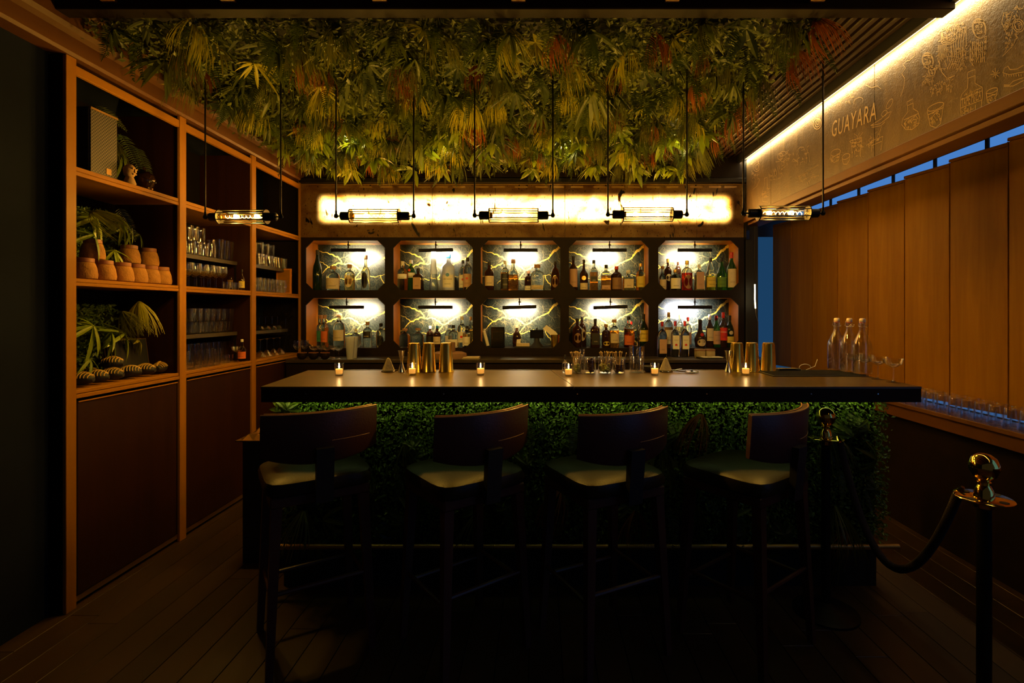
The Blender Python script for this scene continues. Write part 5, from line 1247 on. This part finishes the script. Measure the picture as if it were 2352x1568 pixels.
# rubber service mat and swing-top bottles
t = thing('service_mat', 'black rubber service mat under the water bottles', 'mat', (1.56, 2.98, BZ))
part('mat', MB().box(-.27, .26, -.14, .13, 0, .006), M['black'], t, bevel=.002)
rb = MB()
for j in range(12): rb.box(-.26, .25, -.13+j*.021, -.124+j*.021, .006, .009)
part('ribs', rb, M['black'], t)
def swing_proto():
    t = thing('water_bottle', '', 'bottle', (0, 0, 0), 0, 'swing top water bottles')
    pr = [(.036, 0, 3.5), (.042, .003, 3.5), (.043, .02, 3.5), (.043, .15, 3.5), (.040, .175, 3), (.028, .21, 2.2), (.017, .24, 2), (.0145, .262, 2), (.0165, .268, 2), (.0165, .285, 2), (.0145, .287, 2), (.0120, .285, 2), (.0125, .24, 2), (.025, .208, 2.2), (.037, .173, 3), (.040, .15, 3.5), (.040, .008, 3.5), (.001, .006, 2)]
    part('glass', MB().lathe(pr, 24, cap1=False), M['glass'], t, smooth=True)
    part('water', MB().lathe([(.036, .009, 3.5), (.0392, .012, 3.5), (.0392, .150, 3.5), (.0362, .172, 3), (.034, .180, 2.6), (.001, .181, 2)], 24), thin_glass('still_water', (.93, .95, .95), .5), t, smooth=True)
    s = part('stopper', MB().lathe([(.0145, .288), (.0155, .292), (.0155, .305), (.012, .311)], 16), mat('pale_ceramic', (.75, .60, .50), .4), t, smooth=True)
    part('gasket', MB().lathe([(.015, .2855), (.015, .2885)], 14), M['red_l'], s)
    for sy in (-1, 1):
        part('wire_bail', MB().tube([(.0, sy*.017, .30), (.006, sy*.021, .29), (.010, sy*.021, .268), (-.012, sy*.019, .262), (-.022, sy*.012, .274)], .0012, 6), M['steel'], t)
    part('wire_ring', MB().tube([(.0178*cos(2*pi*j/20), .0178*sin(2*pi*j/20), .262) for j in range(20)], .0012, 6, closed=True), M['steel'], t)
    return t
sw = swing_proto()
for i, (px, py, zz) in enumerate(((1922, 852, 0), (1951, 857, 0), (1981, 863, 0))):
    Y = [3.075, 2.985, 2.885][i]
    clone(sw, (at(px, 0, Y).x, Y, BZ+.010), 'clear swing top water bottle on the black mat, %s' % ['farthest of three', 'middle of three', 'nearest of three'][i], pi/2+.2*i)
for i, (px, Y) in enumerate(((2008, 2.93), (2026, 2.84), (2050, 2.73), (2075, 2.61))):
    simple_glass(G_CO, 'coupe_glass', 'glass', 'empty coupe glass on the right end of the bar, %s from the water bottles' % ORD[i], (min(1.797, at(px, 0, Y).x-.02), Y, BZ), 'coupes at the right end of the bar')
t = thing('black_towel', 'folded black towels behind the right gold shaker tins', 'towel', (1.50, 3.09, BZ))
part('towel', MB().box(-.08, .08, -.03, .03, 0, .008), M['black'], t, bevel=.003)
part('towel_fold', MB().box(-.07, .06, -.028, .028, .009, .018), M['black'], t, bevel=.003)
part('paper', MB().box(-.075, .03, -.034, .0, .0185, .0205), M['cloth'], t)
tag(part('white_cord', MB().tube([(1.60+.035*cos(a*.35), 3.10, BZ+.022+.02*sin(a*.35)) for a in range(0, 14)]+[(1.66, 3.10, BZ+.03), (1.68, 3.11, BZ+.07)], .0016, 6), M['white']), 'thin white cord looped behind the service mat', 'cord')

# ------------------------------------------------------------ back counter clutter
ZCN = 1.0605
for i, px in enumerate((683, 699, 722, 737, 751, 766, 778)):
    simple_glass(G_CO if i > 1 else G_W, 'coupe_glass' if i > 1 else 'wine_glass', 'glass', 'stemmed glass on the left of the back counter, %s from left' % ORD[i], (at(px, 0, 4.76+.05*(i % 2)).x, 4.76+.06*(i % 2), ZCN), 'stemmed glasses on the back counter')
for i, px in enumerate((700, 721, 690)):
    t = thing('coconut_cup', 'dark coconut shell cup on the back counter, %s' % ['second from left', 'third from left', 'leftmost'][i], 'cup', (at(px, 0, 4.72).x-.02*(i == 2), 4.72-.0*(i), ZCN), 0, 'coconut shell cups')
    t.location.y = 4.71+.0*i; t.location.x = -2.18+.105*[1, 2, 0][i]
    part('shell', MB().lathe([(.018, 0), (.034, .012), (.044, .035), (.041, .060), (.039, .060), (.041, .036), (.03, .016), (.001, .01)], 20, cap1=False), M['darkwood'], t, smooth=True)
    part('rim', MB().tube([(.0405*cos(2*pi*j/24), .0405*sin(2*pi*j/24), .0615) for j in range(24)], .0018, 6, closed=True), M['terra_rim'], t)
GF = tumbler(.030, .043, .205, .003, .01, 20)
for i, px in enumerate((806, 814)):
    simple_glass(GF, 'frosted_tumbler', 'glass', 'tall frosted plastic tumbler on the back counter, %s of two' % ['front', 'rear'][i], (at(px, 0, 4.74+.1*i).x, 4.72+.095*i, ZCN), 'frosted tumblers on the back counter', m='frost_b')
t = thing('notepad', 'stacked notepads on the back counter under the middle niche', 'notepad', (at(1082, 0, 4.78).x, 4.79, ZCN))
part('pad', MB().box(-.08, .08, -.05, .05, 0, .010), M['cloth'], t); part('pad', MB().box(-.075, .078, -.045, .05, .011, .019), M['cream'], t)
t = thing('menu_sheet', 'white menu card on a small slanted pile, right of the back counter', 'menu', (at(1630, 0, 4.76).x, 4.78, ZCN))
part('binder', MB().box(-.10, .10, -.06, .06, 0, .014), M['black'], t); part('sheet', MB().box(-.07, .11, -.065, .05, .015, .019), M['white'], t)
part('dark_square', MB().box(-.02, .02, -.035, -.01, .0192, .0198), M['print'], t)
t = thing('leather_pouch', 'round brown leather caddy behind the left gold shaker tins', 'caddy', (at(1030, 0, 4.75).x, 4.80, ZCN))
part('body', MB().lathe([(.16, 0), (.165, .015), (.16, .05), (.12, .065)], 26, ry=.6), M['brown_l'], t, smooth=True)
part('bowl', MB().lathe([(.05, .066), (.055, .07), (.055, .15), (.052, .15), (.05, .075), (.001, .07)], 20, cap1=False), M['brown_l'], t, smooth=True)
for i, px in enumerate((1611, 1634)):
    t = thing('sugar_box', 'tan rounded box on the back counter, %s of two below the right bottles' % ['left', 'right'][i], 'box', (at(px, 0, 4.82).x, 4.87, ZCN))
    part('box', MB().lathe([(.040, 0, 6), (.044, .006, 6), (.044, .062, 6), (.040, .068, 6)], 20), M['cloth'], t, smooth=True)
    part('lid', MB().lathe([(.045, .0685, 6), (.046, .08, 6), (.04, .084, 6)], 20), M['brown_l'], t, smooth=True)
t = thing('corner_light_tube', 'slim glowing light tube hanging on a cord in the back right corner', 'light', (2.063, 4.93, 1.50))  # added glowing streak stands in for the LED strip's reflection on the post
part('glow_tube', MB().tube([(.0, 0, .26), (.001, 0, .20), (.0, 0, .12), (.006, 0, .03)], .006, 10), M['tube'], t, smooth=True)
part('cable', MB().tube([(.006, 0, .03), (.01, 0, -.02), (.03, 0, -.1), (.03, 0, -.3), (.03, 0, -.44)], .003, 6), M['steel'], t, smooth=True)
part('hanging_wire', MB().tube([(0, 0, .26), (0, 0, .90)], .002, 6), M['black'], t)  # both cords are made up to carry the reflection streak

# ------------------------------------------------------------ tumblers upside down on the window ledge
rr = random.Random(2); G_LG = tumbler(.030, .038, .115, .003, .010, 18)
for r_ in range(2):
    for i in range(16):
        Y = 3.62-i*.094-(.045 if r_ else 0); X_ = 2.545+r_*.085
        simple_glass(G_LG, 'ledge_tumbler', 'glass', 'upturned clear tumbler on the window ledge, %s from far end, %s row' % (ORD[i], ['front', 'rear'][r_]), (X_, Y, LZ+.1155), 'upturned tumblers on the window ledge', flip=True) if 'G_LG' in globals() else None
